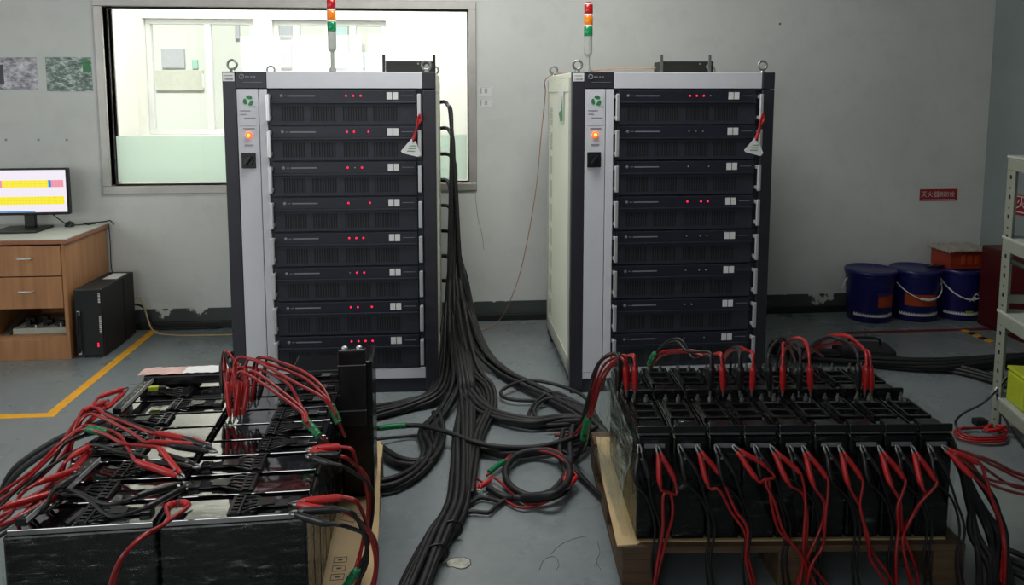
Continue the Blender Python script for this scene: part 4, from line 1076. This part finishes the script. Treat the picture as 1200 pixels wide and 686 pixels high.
up_lead(832, 'black', [[('y', 812, 420, 2.62), ('y', 800, 400, 2.68), ('y', 788, 398, 2.72), ('y', 774, 408, 2.78), ('y', 764, 425, 2.84), ('y', 760, 440, 2.88)], [('y', 806, 412, 2.62), ('y', 794, 401, 2.68), ('y', 780, 405, 2.75), ('y', 766, 420, 2.84), ('y', 762, 440, 2.88)]], 'black clip lead standing on right stack beside the long low red arc', 4, .5, ((at_y(768, 414, 2.80), at_y(761, 428, 2.86)),))
up_lead(848, 'red', [[('y', 843, 428, 2.52), ('y', 832, 416, 2.6), ('y', 812, 411, 2.65), ('y', 786, 411, 2.72), ('y', 772, 415, 2.8), ('y', 762, 432, 2.88)], [('y', 842, 430, 2.52), ('y', 828, 418, 2.6), ('y', 808, 413, 2.66), ('y', 780, 415, 2.76), ('y', 766, 426, 2.84), ('y', 762, 440, 2.88)]], 'red clip lead standing on right stack with long low arc to the left', 5)
up_lead(867, 'black', [[('y', 866, 420, 2.56), ('y', 862, 408, 2.65), ('y', 854, 412, 2.75), ('y', 848, 430, 2.86)], [('y', 870, 418, 2.56), ('y', 864, 406, 2.65), ('y', 858, 410, 2.75), ('y', 856, 432, 2.86)]], 'black clip lead standing on right stack, second black left of the red arch', 6)
up_lead(881, 'red', [[('y', 880, 424, 2.54), ('y', 874, 410, 2.62), ('y', 864, 407, 2.68), ('y', 852, 413, 2.78), ('y', 844, 432, 2.88)], [('y', 878, 422, 2.54), ('y', 870, 411, 2.62), ('y', 858, 411, 2.70), ('y', 850, 420, 2.8), ('y', 848, 436, 2.88)]], 'red clip lead standing alone left of the tall red arch', 7)
up_lead(902, 'black', [[('y', 903, 420, 2.54), ('y', 906, 405, 2.6), ('y', 914, 396, 2.66), ('y', 922, 402, 2.72), ('y', 930, 420, 2.86)], [('y', 901, 416, 2.54), ('y', 908, 402, 2.6), ('y', 916, 400, 2.66), ('y', 920, 412, 2.76), ('y', 922, 430, 2.86)]], 'black clip lead at the left foot of the tall red arch', 8)
up_lead(917, 'red', [[('y', 914, 415, 2.54), ('y', 918, 402, 2.6), ('y', 926, 408, 2.7), ('y', 932, 424, 2.86)], [('y', 918, 416, 2.54), ('y', 922, 408, 2.6), ('y', 936, 406, 2.72), ('y', 950, 408, 2.82), ('y', 965, 418, 2.9)]], 'red clip lead forming the left leg of the tall red arch', 9)
up_lead(936, 'black', [[('y', 934, 420, 2.54), ('y', 930, 406, 2.6), ('y', 922, 401, 2.68), ('y', 914, 410, 2.8), ('y', 910, 430, 2.88)], [('y', 938, 420, 2.54), ('y', 935, 408, 2.62), ('y', 930, 404, 2.7), ('y', 926, 425, 2.86)]], 'black clip lead standing between the legs of the tall red arch', 10)
up_lead(950, 'red', [[('y', 950, 415, 2.54), ('y', 944, 400, 2.58), ('y', 934, 396, 2.62), ('y', 924, 402, 2.70), ('y', 918, 420, 2.86)], [('y', 948, 412, 2.54), ('y', 941, 399, 2.58), ('y', 930, 397, 2.63), ('y', 922, 404, 2.72), ('y', 912, 425, 2.88)]], 'red clip lead forming the right leg of the tall red arch', 11)
up_lead(1005, 'black', [[('y', 1002, 418, 2.5), ('y', 992, 404, 2.6), ('y', 975, 396, 2.7), ('y', 958, 400, 2.8), ('y', 945, 412, 2.95), ('y', 935, 425, 3.05)], [('y', 1004, 416, 2.5), ('y', 990, 400, 2.6), ('y', 970, 395, 2.7), ('y', 956, 404, 2.82), ('y', 942, 420, 2.98)]], 'black clip lead standing at the right end of the right stack', 12)
up_lead(1013, 'red', [[('y', 1012, 420, 2.5), ('y', 1005, 402, 2.58), ('y', 992, 393, 2.66), ('y', 972, 394, 2.76), ('y', 955, 404, 2.88), ('y', 945, 418, 3.0)], [('y', 1010, 415, 2.5), ('y', 1000, 398, 2.58), ('y', 986, 394, 2.66), ('y', 968, 398, 2.78), ('y', 950, 410, 2.92)]], 'red clip lead at right end of right stack, next to the black clip', 13)
up_lead(1021, 'red', [[('y', 1022, 424, 2.48), ('y', 1014, 412, 2.56), ('y', 1000, 404, 2.64), ('y', 975, 403, 2.76), ('y', 955, 408, 2.88), ('y', 940, 420, 3.0)], [('y', 1018, 420, 2.48), ('y', 1008, 408, 2.56), ('y', 994, 402, 2.66), ('y', 970, 405, 2.8), ('y', 948, 414, 2.95)]], 'rightmost red clip lead standing on the right stack', 14)

# --- left stack
ZL = BZ + BH + .045
def lt(px, py, h=0.0): return at_z(px, py, ZL + h)
GL = 'clip leads on the left stack'
def lead_px(tip, handle, colour, paths, label, tapes=(), L=.115, open_=.016, hz=(.0, .02), side=(0, 1, .2), rc=.0050):
    a = lt(*tip, hz[0]); c = lt(*handle, hz[1]); PP = [[lt(*q) for q in pp] for pp in paths]
    return clip_lead(a, c - a, side, colour, PP, label, GL, [(lt(*u), lt(*v)) for u, v in tapes], L, open_, rc)
lead_px((216, 561, ), (165, 528), 'red', [[(140, 511, .03), (118, 502, .03), (98, 500, .03), (70, 520, .02), (38, 552, -.02), (-10, 585, -.06)], [(145, 520, .03), (120, 508, .04), (92, 505, .03), (60, 535, .0), (20, 572, -.05), (-20, 600, -.1)]], 'red clip lead lying open across the middle of the left stack', (((125, 508, .035), (103, 503, .035)),), .15, .022)
lead_px((248, 522), (185, 514), 'red', [[(150, 505, .03), (120, 490, .04), (104, 486, .03), (90, 500, .01), (72, 535, -.05), (30, 575, -.12)], [(150, 497, .03), (125, 487, .04), (110, 478, .03), (92, 490, .0), (66, 530, -.06)]], 'long red clip lead lying crosswise behind the open one on left stack', (), .15, .012)
lead_px((224, 566), (168, 588), 'black', [[(148, 598, .01), (135, 606, .01), (120, 600, .01), (90, 580, .02), (40, 590, -.05)], [(140, 596, .01), (118, 590, .02), (80, 575, .02), (30, 585, -.05)]], 'black clip lead pointing to the open red clip on the left stack', (), .13, .010)
lead_px((210, 586), (206, 602), 'red', [[(196, 612, .03), (168, 628, .04), (148, 648, .02), (136, 675, -.03), (132, 700, -.1)], [(190, 616, .03), (162, 634, .04), (142, 655, .02), (131, 680, -.04), (126, 704, -.1)]], 'pinkish red clip lead at the front middle of the left stack', (), .07, .014, (.0, .04), (1, 0, 0))
lead_px((341, 590), (385, 591), 'red', [[(405, 590, .0), (424, 603, -.03), (438, 630, -.12), (442, 660, -.2), (437, 700, -.3)], [(402, 595, .0), (420, 608, -.03), (436, 635, -.12), (440, 668, -.2), (430, 705, -.3)]], 'red clip lead sticking out from the right front of left stack', (), .12, .012)
lead_px((339, 601), (384, 605), 'black', [[(404, 603, .0), (420, 613, -.03), (431, 630, -.12), (426, 655, -.2), (412, 680, -.25), (404, 700, -.3)], [(402, 607, .0), (416, 618, -.03), (428, 634, -.12), (430, 660, -.2), (416, 690, -.27)]], 'black clip lead below the red one at right front of left stack', (((419, 668, -.22), (405, 690, -.28)),), .12, .012)
lead_px((358, 527), (395, 529), 'red', [[(405, 531, .0), (420, 540, -.03), (430, 560, -.1), (435, 590, -.2), (430, 620, -.28), (420, 655, -.32), (410, 690, -.36), (402, 730, -.42)], [(404, 535, .0), (418, 545, -.03), (428, 568, -.1), (431, 600, -.2), (424, 640, -.28), (416, 690, -.36), (408, 730, -.42)]], 'red clip lead at the right edge of left stack, below the green tape', (), .10, .008)
lead_px((358, 534), (396, 539), 'black', [[(408, 537, .0), (424, 548, -.04), (434, 570, -.12), (437, 600, -.22), (430, 640, -.3), (420, 690, -.38), (414, 730, -.42)]], 'black clip lead beside the red one at right edge of left stack', (), .10, .008)
# red sheaf at the back centre of the left stack
sheaf = [
    ((272, 498), (270, 455), [[(268, 440, .10), (276, 432, .12), (300, 432, .12), (335, 448, .10), (352, 475, .07), (357, 492, .05), (372, 508, .01), (385, 520, -.05)]], ((356, 490, .05), (374, 512, .01)), 'red clip lead in the rear sheaf arching to the lower green tape'),
    ((282, 496), (282, 455), [[(283, 440, .10), (300, 436, .12), (330, 452, .10), (350, 480, .07), (358, 494, .05), (374, 510, .01)], [(288, 440, .10), (305, 434, .12), (332, 449, .10), (353, 478, .07), (360, 496, .05)]], None, 'second red clip lead in the rear sheaf, arching low to the right'),
    ((278, 478), (282, 445), [[(300, 428, .12), (320, 426, .13), (350, 440, .12), (378, 462, .09), (388, 476, .06), (396, 492, .02), (404, 512, -.06)]], ((387, 474, .06), (397, 496, .01)), 'red clip lead in the rear sheaf arching to the upper green tape'),
    ((292, 480), (294, 447), [[(302, 432, .12), (320, 432, .13), (345, 448, .12), (375, 464, .09), (386, 476, .06), (398, 498, .0)], [(306, 427, .12), (325, 424, .14), (352, 434, .13), (376, 452, .1), (388, 474, .06)]], None, 'red clip lead in the rear sheaf with the highest arch to the right'),
    ((268, 470), (266, 446), [[(262, 434, .10), (268, 430, .1), (285, 434, .1), (300, 440, .08)]], None, 'short red clip lead at the left of the rear sheaf'),
]
for tip, hd, pp, tp, lb in sheaf:
    a = lt(*tip); c = lt(hd[0], hd[1], .0); d = Vector((.03 * (hd[0] - tip[0]) / 10, .10, .35))
    clip_lead(a, d, (1, .3, 0), 'red', [[lt(*q) for q in p_] for p_ in pp], lb, GL, [(lt(*tp[0]), lt(*tp[1]))] if tp else [], .11, .008)
for k, (tip, pp, lb) in enumerate((
    ((262, 470), [[(258, 440, .10), (264, 432, .11), (272, 436, .1), (290, 450, .08)], [(256, 446, .09), (260, 434, .1), (270, 434, .1)]], 'black clip lead at the left of the rear red sheaf'),
    ((300, 478), [[(318, 440, .11), (345, 432, .13), (366, 444, .11), (384, 468, .07), (392, 485, .03)], [(316, 446, .1), (340, 438, .12), (362, 448, .1), (386, 474, .06)]], 'black clip lead right of the rear red sheaf, arching to green tape'))):
    clip_lead(lt(*tip), (.02, .1, .35), (1, .3, 0), 'black', [[lt(*q) for q in p_] for p_ in pp], lb, GL, [], .11, .008, .004)
# red leads draped over the left side of the left stack
left_red = [
    ((128, 470), (96, 492), [[(88, 505, .0), (80, 528, -.05), (84, 545, -.1), (60, 570, -.15)], [(84, 510, .0), (78, 535, -.06), (72, 560, -.12)]], 'red clip lead draped at the left rear of the left stack'),
    ((150, 455), (118, 474), [[(100, 488, .02), (88, 510, -.02), (78, 540, -.08), (50, 580, -.16)], [(104, 482, .02), (90, 500, -.02), (76, 530, -.08)]], 'rearmost red clip lead on the left side of the left stack'),
    ((100, 548), (62, 568), [[(40, 582, -.02), (15, 598, -.06), (-20, 615, -.1)], [(38, 588, -.02), (10, 605, -.06), (-25, 625, -.1)]], 'red clip lead at the left edge of left stack, above the nearest one'),
    ((78, 575), (36, 592), [[(10, 606, -.02), (-15, 618, -.05), (-40, 630, -.1)], [(8, 612, -.02), (-18, 626, -.05), (-40, 640, -.1)]], 'nearest red clip lead at the left front corner of left stack'),
    ((112, 520), (80, 548), [[(64, 562, -.02), (40, 580, -.07), (5, 600, -.12)], [(60, 566, -.02), (34, 586, -.07), (0, 608, -.12)]], 'red clip lead halfway along the left edge of left stack'),
]
for tip, hd, pp, lb in left_red: lead_px(tip, hd, 'red', pp, lb, (), .13, .012, (0, .01))
for tip, hd, pp, lb in (
    ((95, 556), (70, 578), [[(52, 592, .0), (30, 604, -.04), (0, 622, -.1)], [(50, 598, .0), (26, 612, -.04), (-5, 632, -.1)]], 'black clip lead at the left edge of left stack near the front'),
    ((140, 500), (110, 512), [[(90, 520, .0), (60, 540, -.05), (25, 570, -.1), (-10, 605, -.15)], [(88, 526, .0), (56, 548, -.05), (20, 580, -.1)]], 'black clip lead at the left edge of left stack near the green tape'),
    ((236, 548), (196, 540), [[(170, 536, .01), (140, 530, .02), (110, 522, .02), (80, 535, -.03)]], 'black clip lead lying across the left stack behind the open red clip'),
    ((255, 530), (215, 520), [[(180, 505, .02), (150, 496, .03), (130, 486, .03), (108, 480, .02), (90, 500, -.03)]], 'black clip lead lying above the long red one on left stack')):
    lead_px(tip, hd, 'black', pp, lb, (), .12, .010, (0, .01))
# loose bracket bars on the left stack's left edge
for (a, c, lb) in (((137, 487), (178, 448), 'black bar with pale edge along the left rear of left stack'), ((66, 588), (112, 545), 'black bar along the left edge of the left stack, halfway'), ((24, 618), (58, 588), 'black bar at the left front corner of the left stack')):
    A_, C_ = lt(*a, -.012), lt(*c, -.012); d = C_ - A_; L_ = d.length
    t = thing('bracket_bar', lb, 'bar', A_, math.atan2(d.y, d.x))
    b = MB(); b.box(0, L_, -.014, .014, 0, .022, 0, .003); b.build('bar', m_trim_black, t)
    b = MB(); b.box(.002, L_ - .002, -.0155, -.0135, .010, .0225); b.build('pale_edge', m_alu, t)
    b = MB()
    for k in range(int(L_ / .03)): b.cone((.015 + k * .03, -.004, .0215), (.015 + k * .03, -.004, .0245), .004, .003, 8)
    b.build('rivet_row', m_zinc, t)
p = lt(182, 458, .0)
t = thing('yellow_connector', 'small yellow connector near the back of the left stack', 'connector', p, .1)
b = MB(); b.box(-.022, .012, -.008, .008, 0, .016, 0, .003); b.build('body', m_lime, t)
b = MB(); b.box(.012, .035, -.006, .006, .002, .014, 0, .002); b.build('plug', m_black, t)

# ------------------------------------------------------------------ power cables
def cable(P, r, label, group, mt=None, name='power_cable', n=9, seg=9):
    b = MB(); b.tube(spline([pt(q) if not isinstance(q, Vector) else q for q in P], seg), r, n)
    return tag(b.build(name, mt or m_cable), label, 'cable', group)
def bundle(path, n, r, spread, label, group, seed, starts=None, mts=(None,), zmin=None):
    rr = random.Random(seed); base = [pt(q) for q in path]
    for i in range(n):
        ph = 2 * PI * i / n + rr.uniform(-.4, .4); rad = spread * (.35 + .65 * math.sqrt((i + .5) / n)); P = []
        for j, p in enumerate(base):
            t_ = (base[min(j + 1, len(base) - 1)] - base[max(j - 1, 0)]).normalized()
            sd = t_.cross(Vector((0, 0, 1)))
            sd = sd.normalized() if sd.length > .2 else Vector((1, 0, 0))
            u = sd.cross(t_).normalized(); a = ph + j * .35; k = rad * rr.uniform(.8, 1.2)
            q = p + sd * (k * math.cos(a)) + u * (k * .6 * math.sin(a)); q.z = max(q.z, r + .001); P.append(q)
        if starts: P = [Vector(s_) for s_ in starts[i % len(starts)]] + P
        cable(P, r, label, group, mts[i % len(mts)])
YS = 4.55
def st_(k):      # cables come out of the left cabinet's back at eight heights
    z = 1.50 - .165 * (k % 8); j = (k * .37) % 1 * .03
    return [(-.12, 4.90, z), (-.035, 4.905, z + .005), (.015 + j, 4.84, z - .01), (.04 + j, 4.72, z - .16)]
G1 = 'black cables running down beside the left cabinet'
LBK = 'black power cable falling beside the left cabinet'
ST = [st_(k) for k in range(8)]
STlow = [st_(k) for k in (3, 4, 5, 6, 7)]
bundle([('y', 534, 330, 4.55), ('y', 538, 390, 4.35), ('f', 545, 440, .12), ('f', 548, 470, .035), ('f', 546, 510, .035), ('f', 543, 555, .035), ('f', 535, 595, .035), ('f', 515, 630, .035), ('f', 497, 665, .035), ('f', 470, 715, .035)], 17, .0122, .043, LBK + ' to the front', 'black cables in the front floor bundle', 1, ST, (None, m_cablegrey))
bundle([('y', 540, 320, 4.6), ('y', 552, 372, 4.5), ('f', 566, 410, .10), ('f', 590, 436, .03), ('f', 620, 452, .03), ('f', 655, 470, .03), ('f', 690, 492, .04), ('f', 712, 515, .03)], 8, .0115, .036, LBK + ' and curving right', 'black cables curving to the right stack', 2, ST[1:], (None, m_cablegrey))
bundle([('y', 530, 350, 4.5), ('y', 533, 410, 4.3), ('f', 548, 452, .07), ('f', 572, 482, .03), ('f', 620, 495, .03), ('f', 660, 492, .03), ('f', 692, 494, .05)], 7, .0115, .040, LBK + ' and bending right low', 'black cables bending low to the right', 3, ST[2:], (None, m_cablegrey))
bundle([('y', 526, 360, 4.5), ('y', 522, 420, 4.2), ('f', 512, 458, .06), ('f', 480, 474, .03), ('f', 440, 484, .03), ('f', 400, 494, .03), ('f', 360, 505, .03)], 8, .0105, .045, LBK + ' and turning left', 'black cables turning left under the cabinet', 4, STlow, (None,))
bundle([('y', 530, 380, 4.4), ('f', 536, 440, .10), ('f', 522, 478, .04), ('f', 500, 505, .03), ('f', 505, 530, .03), ('f', 490, 552, .03), ('f', 462, 568, .03), ('f', 430, 572, .03), ('f', 405, 575, .03)], 4, .0115, .03, LBK + ' and looping to left pallet', 'black cables looping to the left pallet', 5, STlow, (None,))
bundle([('f', 512, 484, .03), ('f', 515, 515, .03), ('f', 500, 540, .03), ('f', 470, 540, .03), ('f', 445, 525, .03), ('f', 415, 512, .03)], 3, .0125, .022, 'thick black cable looping on the floor right of the left pallet', 'loops beside the left pallet', 6)
bundle([('y', 536, 340, 4.55), ('f', 552, 425, .12), ('f', 572, 455, .05), ('f', 574, 480, .03), ('f', 560, 510, .03), ('f', 552, 545, .03), ('f', 545, 580, .03)], 5, .011, .032, LBK + ' and bowing outward', 'black cables bowing out before the front bundle', 16, ST[3:], (m_cablegrey, None))
GF = None
cable([('f', 400, 506, .10), ('f', 445, 502, .05), ('f', 490, 499, .06), ('f', 525, 507, .07), ('f', 570, 522, .06), ('f', 630, 524, .05), ('f', 675, 512, .06), ('f', 700, 500, .08)], .011, 'long black cable crossing the floor between the two pallets', None)
t = [o for o in COL.objects if o.get('label') == 'long black cable crossing the floor between the two pallets'][0]
b = MB(); b.tube(spline([at_z(445, 502, .05), at_z(460, 500, .055), at_z(476, 499, .058)], 6), .0135, 9); b.build('green_tape_wrap', m_gtape, t)
cable([('f', 408, 522, .05), ('f', 445, 515, .03), ('f', 480, 511, .02), ('f', 500, 510, .04)], .006, 'thin dark green-black cable just below the crossing one at left', None)
bundle([('f', 552, 520, .03), ('f', 590, 530, .03), ('f', 640, 526, .03), ('f', 680, 516, .04), ('f', 708, 520, .04)], 4, .0115, .026, 'black cable lying below the crossing cable toward the right pallet', 'black cables below the crossing cable', 8, None, (None, m_cablegrey))
# single loops near the right stack
cable([('f', 700, 490, .05), ('f', 684, 465, .06), ('f', 655, 452, .05), ('f', 620, 446, .05), ('f', 592, 455, .04), ('f', 588, 464, .03), ('f', 605, 469, .03), ('f', 640, 470, .02)], .0095, 'dusty black cable in a wide flat loop, behind the right pallet', None, m_cablegrey)
cable([('f', 704, 496, .05), ('f', 690, 480, .05), ('f', 664, 468, .05), ('f', 640, 468, .04), ('f', 626, 480, .03), ('f', 632, 492, .03), ('f', 652, 500, .02)], .0095, 'dusty black cable in a small curl beside the right pallet corner', None, m_cablegrey)
cable([('f', 704, 500, .05), ('f', 680, 476, .045), ('f', 650, 460, .05), ('f', 630, 470, .04), ('f', 620, 488, .03), ('f', 640, 498, .03), ('f', 680, 496, .03)], .009, 'black cable curling inside the wide flat loop near right pallet', None)
# cables by the front left of the right pallet
bundle([('f', 688, 500, .10), ('f', 682, 525, .04), ('f', 668, 540, .03), ('f', 682, 560, .02), ('f', 706, 585, .02), ('f', 728, 615, .02)], 2, .0085, .014, 'black cable running forward along the right pallet cardboard', 'cables along the right pallet', 9)
t = cable([('y', 692, 478, 2.92), ('y', 688, 496, 2.9), ('y', 684, 514, 2.9), ('f', 676, 535, .05), ('f', 660, 530, .03), ('f', 640, 528, .02)], .010, 'black cable with green tape at the rear left of right pallet', None)
b = MB(); b.tube(spline([at_y(690, 488, 2.91), at_y(687, 500, 2.90), at_y(684, 516, 2.90)], 6), .016, 9); b.build('green_tape_wrap', m_gtape, t)
# coil on the floor
cc = [at_z(630 + 38 * math.cos(a), 555 + 27 * math.sin(a), .018 + .004 * k) for k, a in enumerate([1.2 + i * 2 * PI / 12 for i in range(13)])]
cable([at_z(672, 500, .06), at_z(668, 520, .04), at_z(668, 545, .03)] + [at_z(650, 574, .026)] + cc[1:] + [at_z(600, 584, .02), at_z(585, 580, .02), at_z(572, 572, .02)], .014, 'thick black cable coiled on the floor between the pallets', None)
cable([at_z(660, 505, .05), at_z(656, 530, .04), at_z(664, 560, .03), at_z(660, 578, .03), at_z(630, 586, .03), at_z(600, 583, .03)], .012, 'black cable lying outside the floor coil on its right', None)
def fl(x, y, z=.015): return at_z(x, y, z)
clip_lead(fl(560, 576, .03), fl(566, 556, .02) - fl(560, 576, .03), (1, -.2, .1), 'red', [[fl(552, 572, .015), fl(575, 588, .014), fl(605, 594, .014), fl(640, 588, .02), fl(664, 572, .03)], [fl(578, 572, .015), fl(590, 585, .014), fl(620, 592, .014), fl(655, 582, .03)]], 'red clip lead lying open on the floor left of the coil', 'clip leads on the floor by the coil', (), .085, .026)
clip_lead(fl(664, 574, .05), fl(672, 548, .05) - fl(664, 574, .05), (1, .2, .1), 'red', [[fl(664, 540, .06), fl(650, 528, .05), fl(625, 525, .04), fl(602, 532, .03), fl(590, 541, .03), fl(570, 558, .02)], [fl(658, 538, .06), fl(640, 530, .05), fl(615, 529, .04), fl(596, 538, .03), fl(572, 556, .02)]], 'red clip lead on the floor right of the coil, with green tape', 'clip leads on the floor by the coil', ((fl(592, 540, .03), fl(573, 554, .025)),), .085, .012)
cable([fl(548, 592), fl(562, 584), fl(574, 585), fl(588, 588), fl(598, 582)], .008, 'short black branch cable beside the front bundle, upper', None)
cable([fl(535, 602), fl(555, 600), fl(572, 601), fl(580, 595), fl(592, 586)], .008, 'short black branch cable beside the front bundle, lower', None)
for (x, y, lb) in ((527, 622, 'black tie round the front cable bundle, farther from the camera'), (510, 650, 'black tie round the front cable bundle, nearer the camera')):
    c = at_z(x, y, .038); b = MB()
    b.tube([c + Vector((.044 * math.cos(a), .010 * math.cos(a), .034 * math.sin(a))) for a in [2 * PI * k / 20 for k in range(20)]], .004, 6, 0, True); tag(b.build('cable_tie', m_black), lb, 'cable tie')
for k, lb in enumerate(('thick black cable arching off the left stack at the left edge, upper of two', 'thick black cable arching off the left stack at the left edge, lower of two')):
    cable([('f', 128, 492 + 6 * k, .52), ('f', 100, 503 + 6 * k, .50), ('f', 70, 514 + 7 * k, .44), ('f', 34, 536 + 8 * k, .36), ('f', 12, 556 + 10 * k, .28), ('f', -4, 590 + 10 * k, .18), ('f', -30, 640, .06)], .0105, lb, None, m_cablegrey)
# far right floor bundle
bundle([('f', 905, 405, .05), ('f', 930, 414, .04), ('f', 985, 418, .04), ('f', 1050, 424, .04), ('f', 1100, 427, .04), ('f', 1150, 424, .04), ('f', 1210, 420, .04), ('f', 1270, 428, .04)], 9, .013, .055, 'black cable in the bundle crossing the floor below the blue pails', 'black cables crossing the right floor', 10)
bundle([('f', 1080, 428, .03), ('f', 1120, 432, .03), ('f', 1170, 446, .03), ('f', 1230, 466, .03)], 4, .012, .03, 'black cable splitting off towards the shelving unit foot', 'black cables towards the shelving unit', 12)
p = at_z(1012, 424, .0)
t = thing('black_tool_bag', 'low black bag on the floor behind the right stack', 'bag', (p.x, p.y, 0), -.2)
b = MB(); b.box(-.16, .16, -.08, .10, 0, .10, 0, .03, 3); b.build('body', m_matblack, t)
b = MB(); b.tube(spline([(-.09, 0, .095), (-.07, 0, .14), (.07, 0, .14), (.09, 0, .095)], 6), .007, 8); b.build('carry_strap', m_black, t)

# right of the right stack: red and black leads going off frame
def rs(x, y, z): return at_z(x, y, z)
rj = random.Random(21)
def J(v=5): return rj.uniform(-v, v)
for k in range(6):
    o = 4 * k
    cable([rs(1108, 524 + k, .44), rs(1132 + J(), 530 + o * .5 + J(), .36), rs(1160 + J(), 540 + o + J(6), .25), rs(1195 + J(), 550 + o * 1.2 + J(8), .12), rs(1240, 562 + o * 1.4 + J(8), .02)], .0055, 'thin red wire leaving the right stack towards the right edge', 'red wires leaving the right stack', m_redwire, 'red_wire')
for k in range(9):
    o = k * 4.5
    cable([rs(1110 + J(3), 512 + k, .45), rs(1122 + o * .3 + J(4), 545, .33), rs(1130 + o * .8 + J(7), 585, .20), rs(1138 + o + J(9), 625, .09), rs(1146 + o * 1.1 + J(11), 670, .03), rs(1142 + o * 1.4 + J(8), 720, .015)], .0105, 'black cable hanging down the right side of the right stack', 'black cables right of the right stack', m_cablegrey if k % 3 == 0 else None)
for k in range(3):
    cable([rs(1165, 640 + 10 * k, .03), rs(1190, 648 + 12 * k, .02), rs(1240, 670 + 14 * k, .02)], .010, 'dark cable on the floor at the lower right edge', 'dark cables at the lower right edge', m_cable)
# red coil by the shelf foot
pc = at_z(1150, 512, .01)
for k in range(3):
    P = [pc + Vector(((.12 - .012 * k) * math.cos(a), (.075 - .008 * k) * math.sin(a), .008 + .007 * k + .003 * math.sin(3 * a))) for a in [2 * PI * i / 14 + k for i in range(13)]]
    cable(P, .005, 'thin red wire coiled on the floor at the shelving foot', 'red wire coils at the shelving foot', m_redwire, 'red_wire')
clip_lead(pc + Vector((-.02, -.02, .03)), (1, .3, .1), (.2, 1, 0), 'red', [[pc + Vector((.10, .04, .03)), pc + Vector((.13, 0, .02))]], 'red clip lead lying in the red wire coil by shelving', None, (), .09, .014)
b = MB(); b.box(-.03, .03, -.02, .02, 0, .03, 0, .005); o = b.build('black_plug', m_black, None, at_z(1148, 498, 0)); tag(o, 'small black plug on the floor behind the red wire coil', 'plug')
zs = LV[3] + .02
cable([rs(1122, 503, .012), ('f', 1120, 494, .04), ('y', 1130, 484, SP.y - .05), ('y', 1150, 474, SP.y - .06), ('y', 1166, 460, SP.y - .06), ('y', 1176, 448, SP.y - .02), ('y', 1188, 438, SP.y - .05), ('y', 1215, 432, SP.y - .1)], .005, 'thin black wire running up onto the bottom shelf board', None)
cable([('y', 1166, 458, SP.y - .05), ('y', 1172, 450, SP.y - .03), ('y', 1184, 438, SP.y - .06), ('y', 1212, 429, SP.y - .1)], .0045, 'thin whitish wire arching over the bottom shelf board', None, m_label, 'white_wire')
cable([('y', 1168, 462, SP.y - .055), ('y', 1172, 480, SP.y - .06), ('y', 1186, 505, SP.y - .15), ('y', 1205, 530, SP.y - .3)], .005, 'thin black wire hanging from the bottom shelf to the floor', None)

# thin wires on and beside the right cabinet
sw = on_cab(RRL, RRR, .49, .30, HT)
P = [sw + Vector((.02, 0, .03)), sw + Vector((-.05, .0, .028)), on_cab(RRL, RRR, .30, .36, HT + .03), on_cab(RRL, RRR, .20, .40, HT + .02), on_cab(RRL, RRR, .1, .6, HT + .010), on_cab(RRL, RRR, .03, .86, HT + .012), on_cab(RRL, RRR, -.02, .90, HT - .03)]
P += [at_y(639, 110, 4.78), at_y(634, 160, 4.80), at_y(627, 230, 4.82), at_y(612, 310, 4.85), at_y(598, 352, 4.85), at_z(583, 378, .02), at_z(562, 388, .008), at_z(545, 390, .008)]
b = MB(); b.tube(spline(P, 8), .0034, 6); tag(b.build('data_cable', m_orwire), 'thin tan cable from the right cabinet top down to the floor', 'cable')
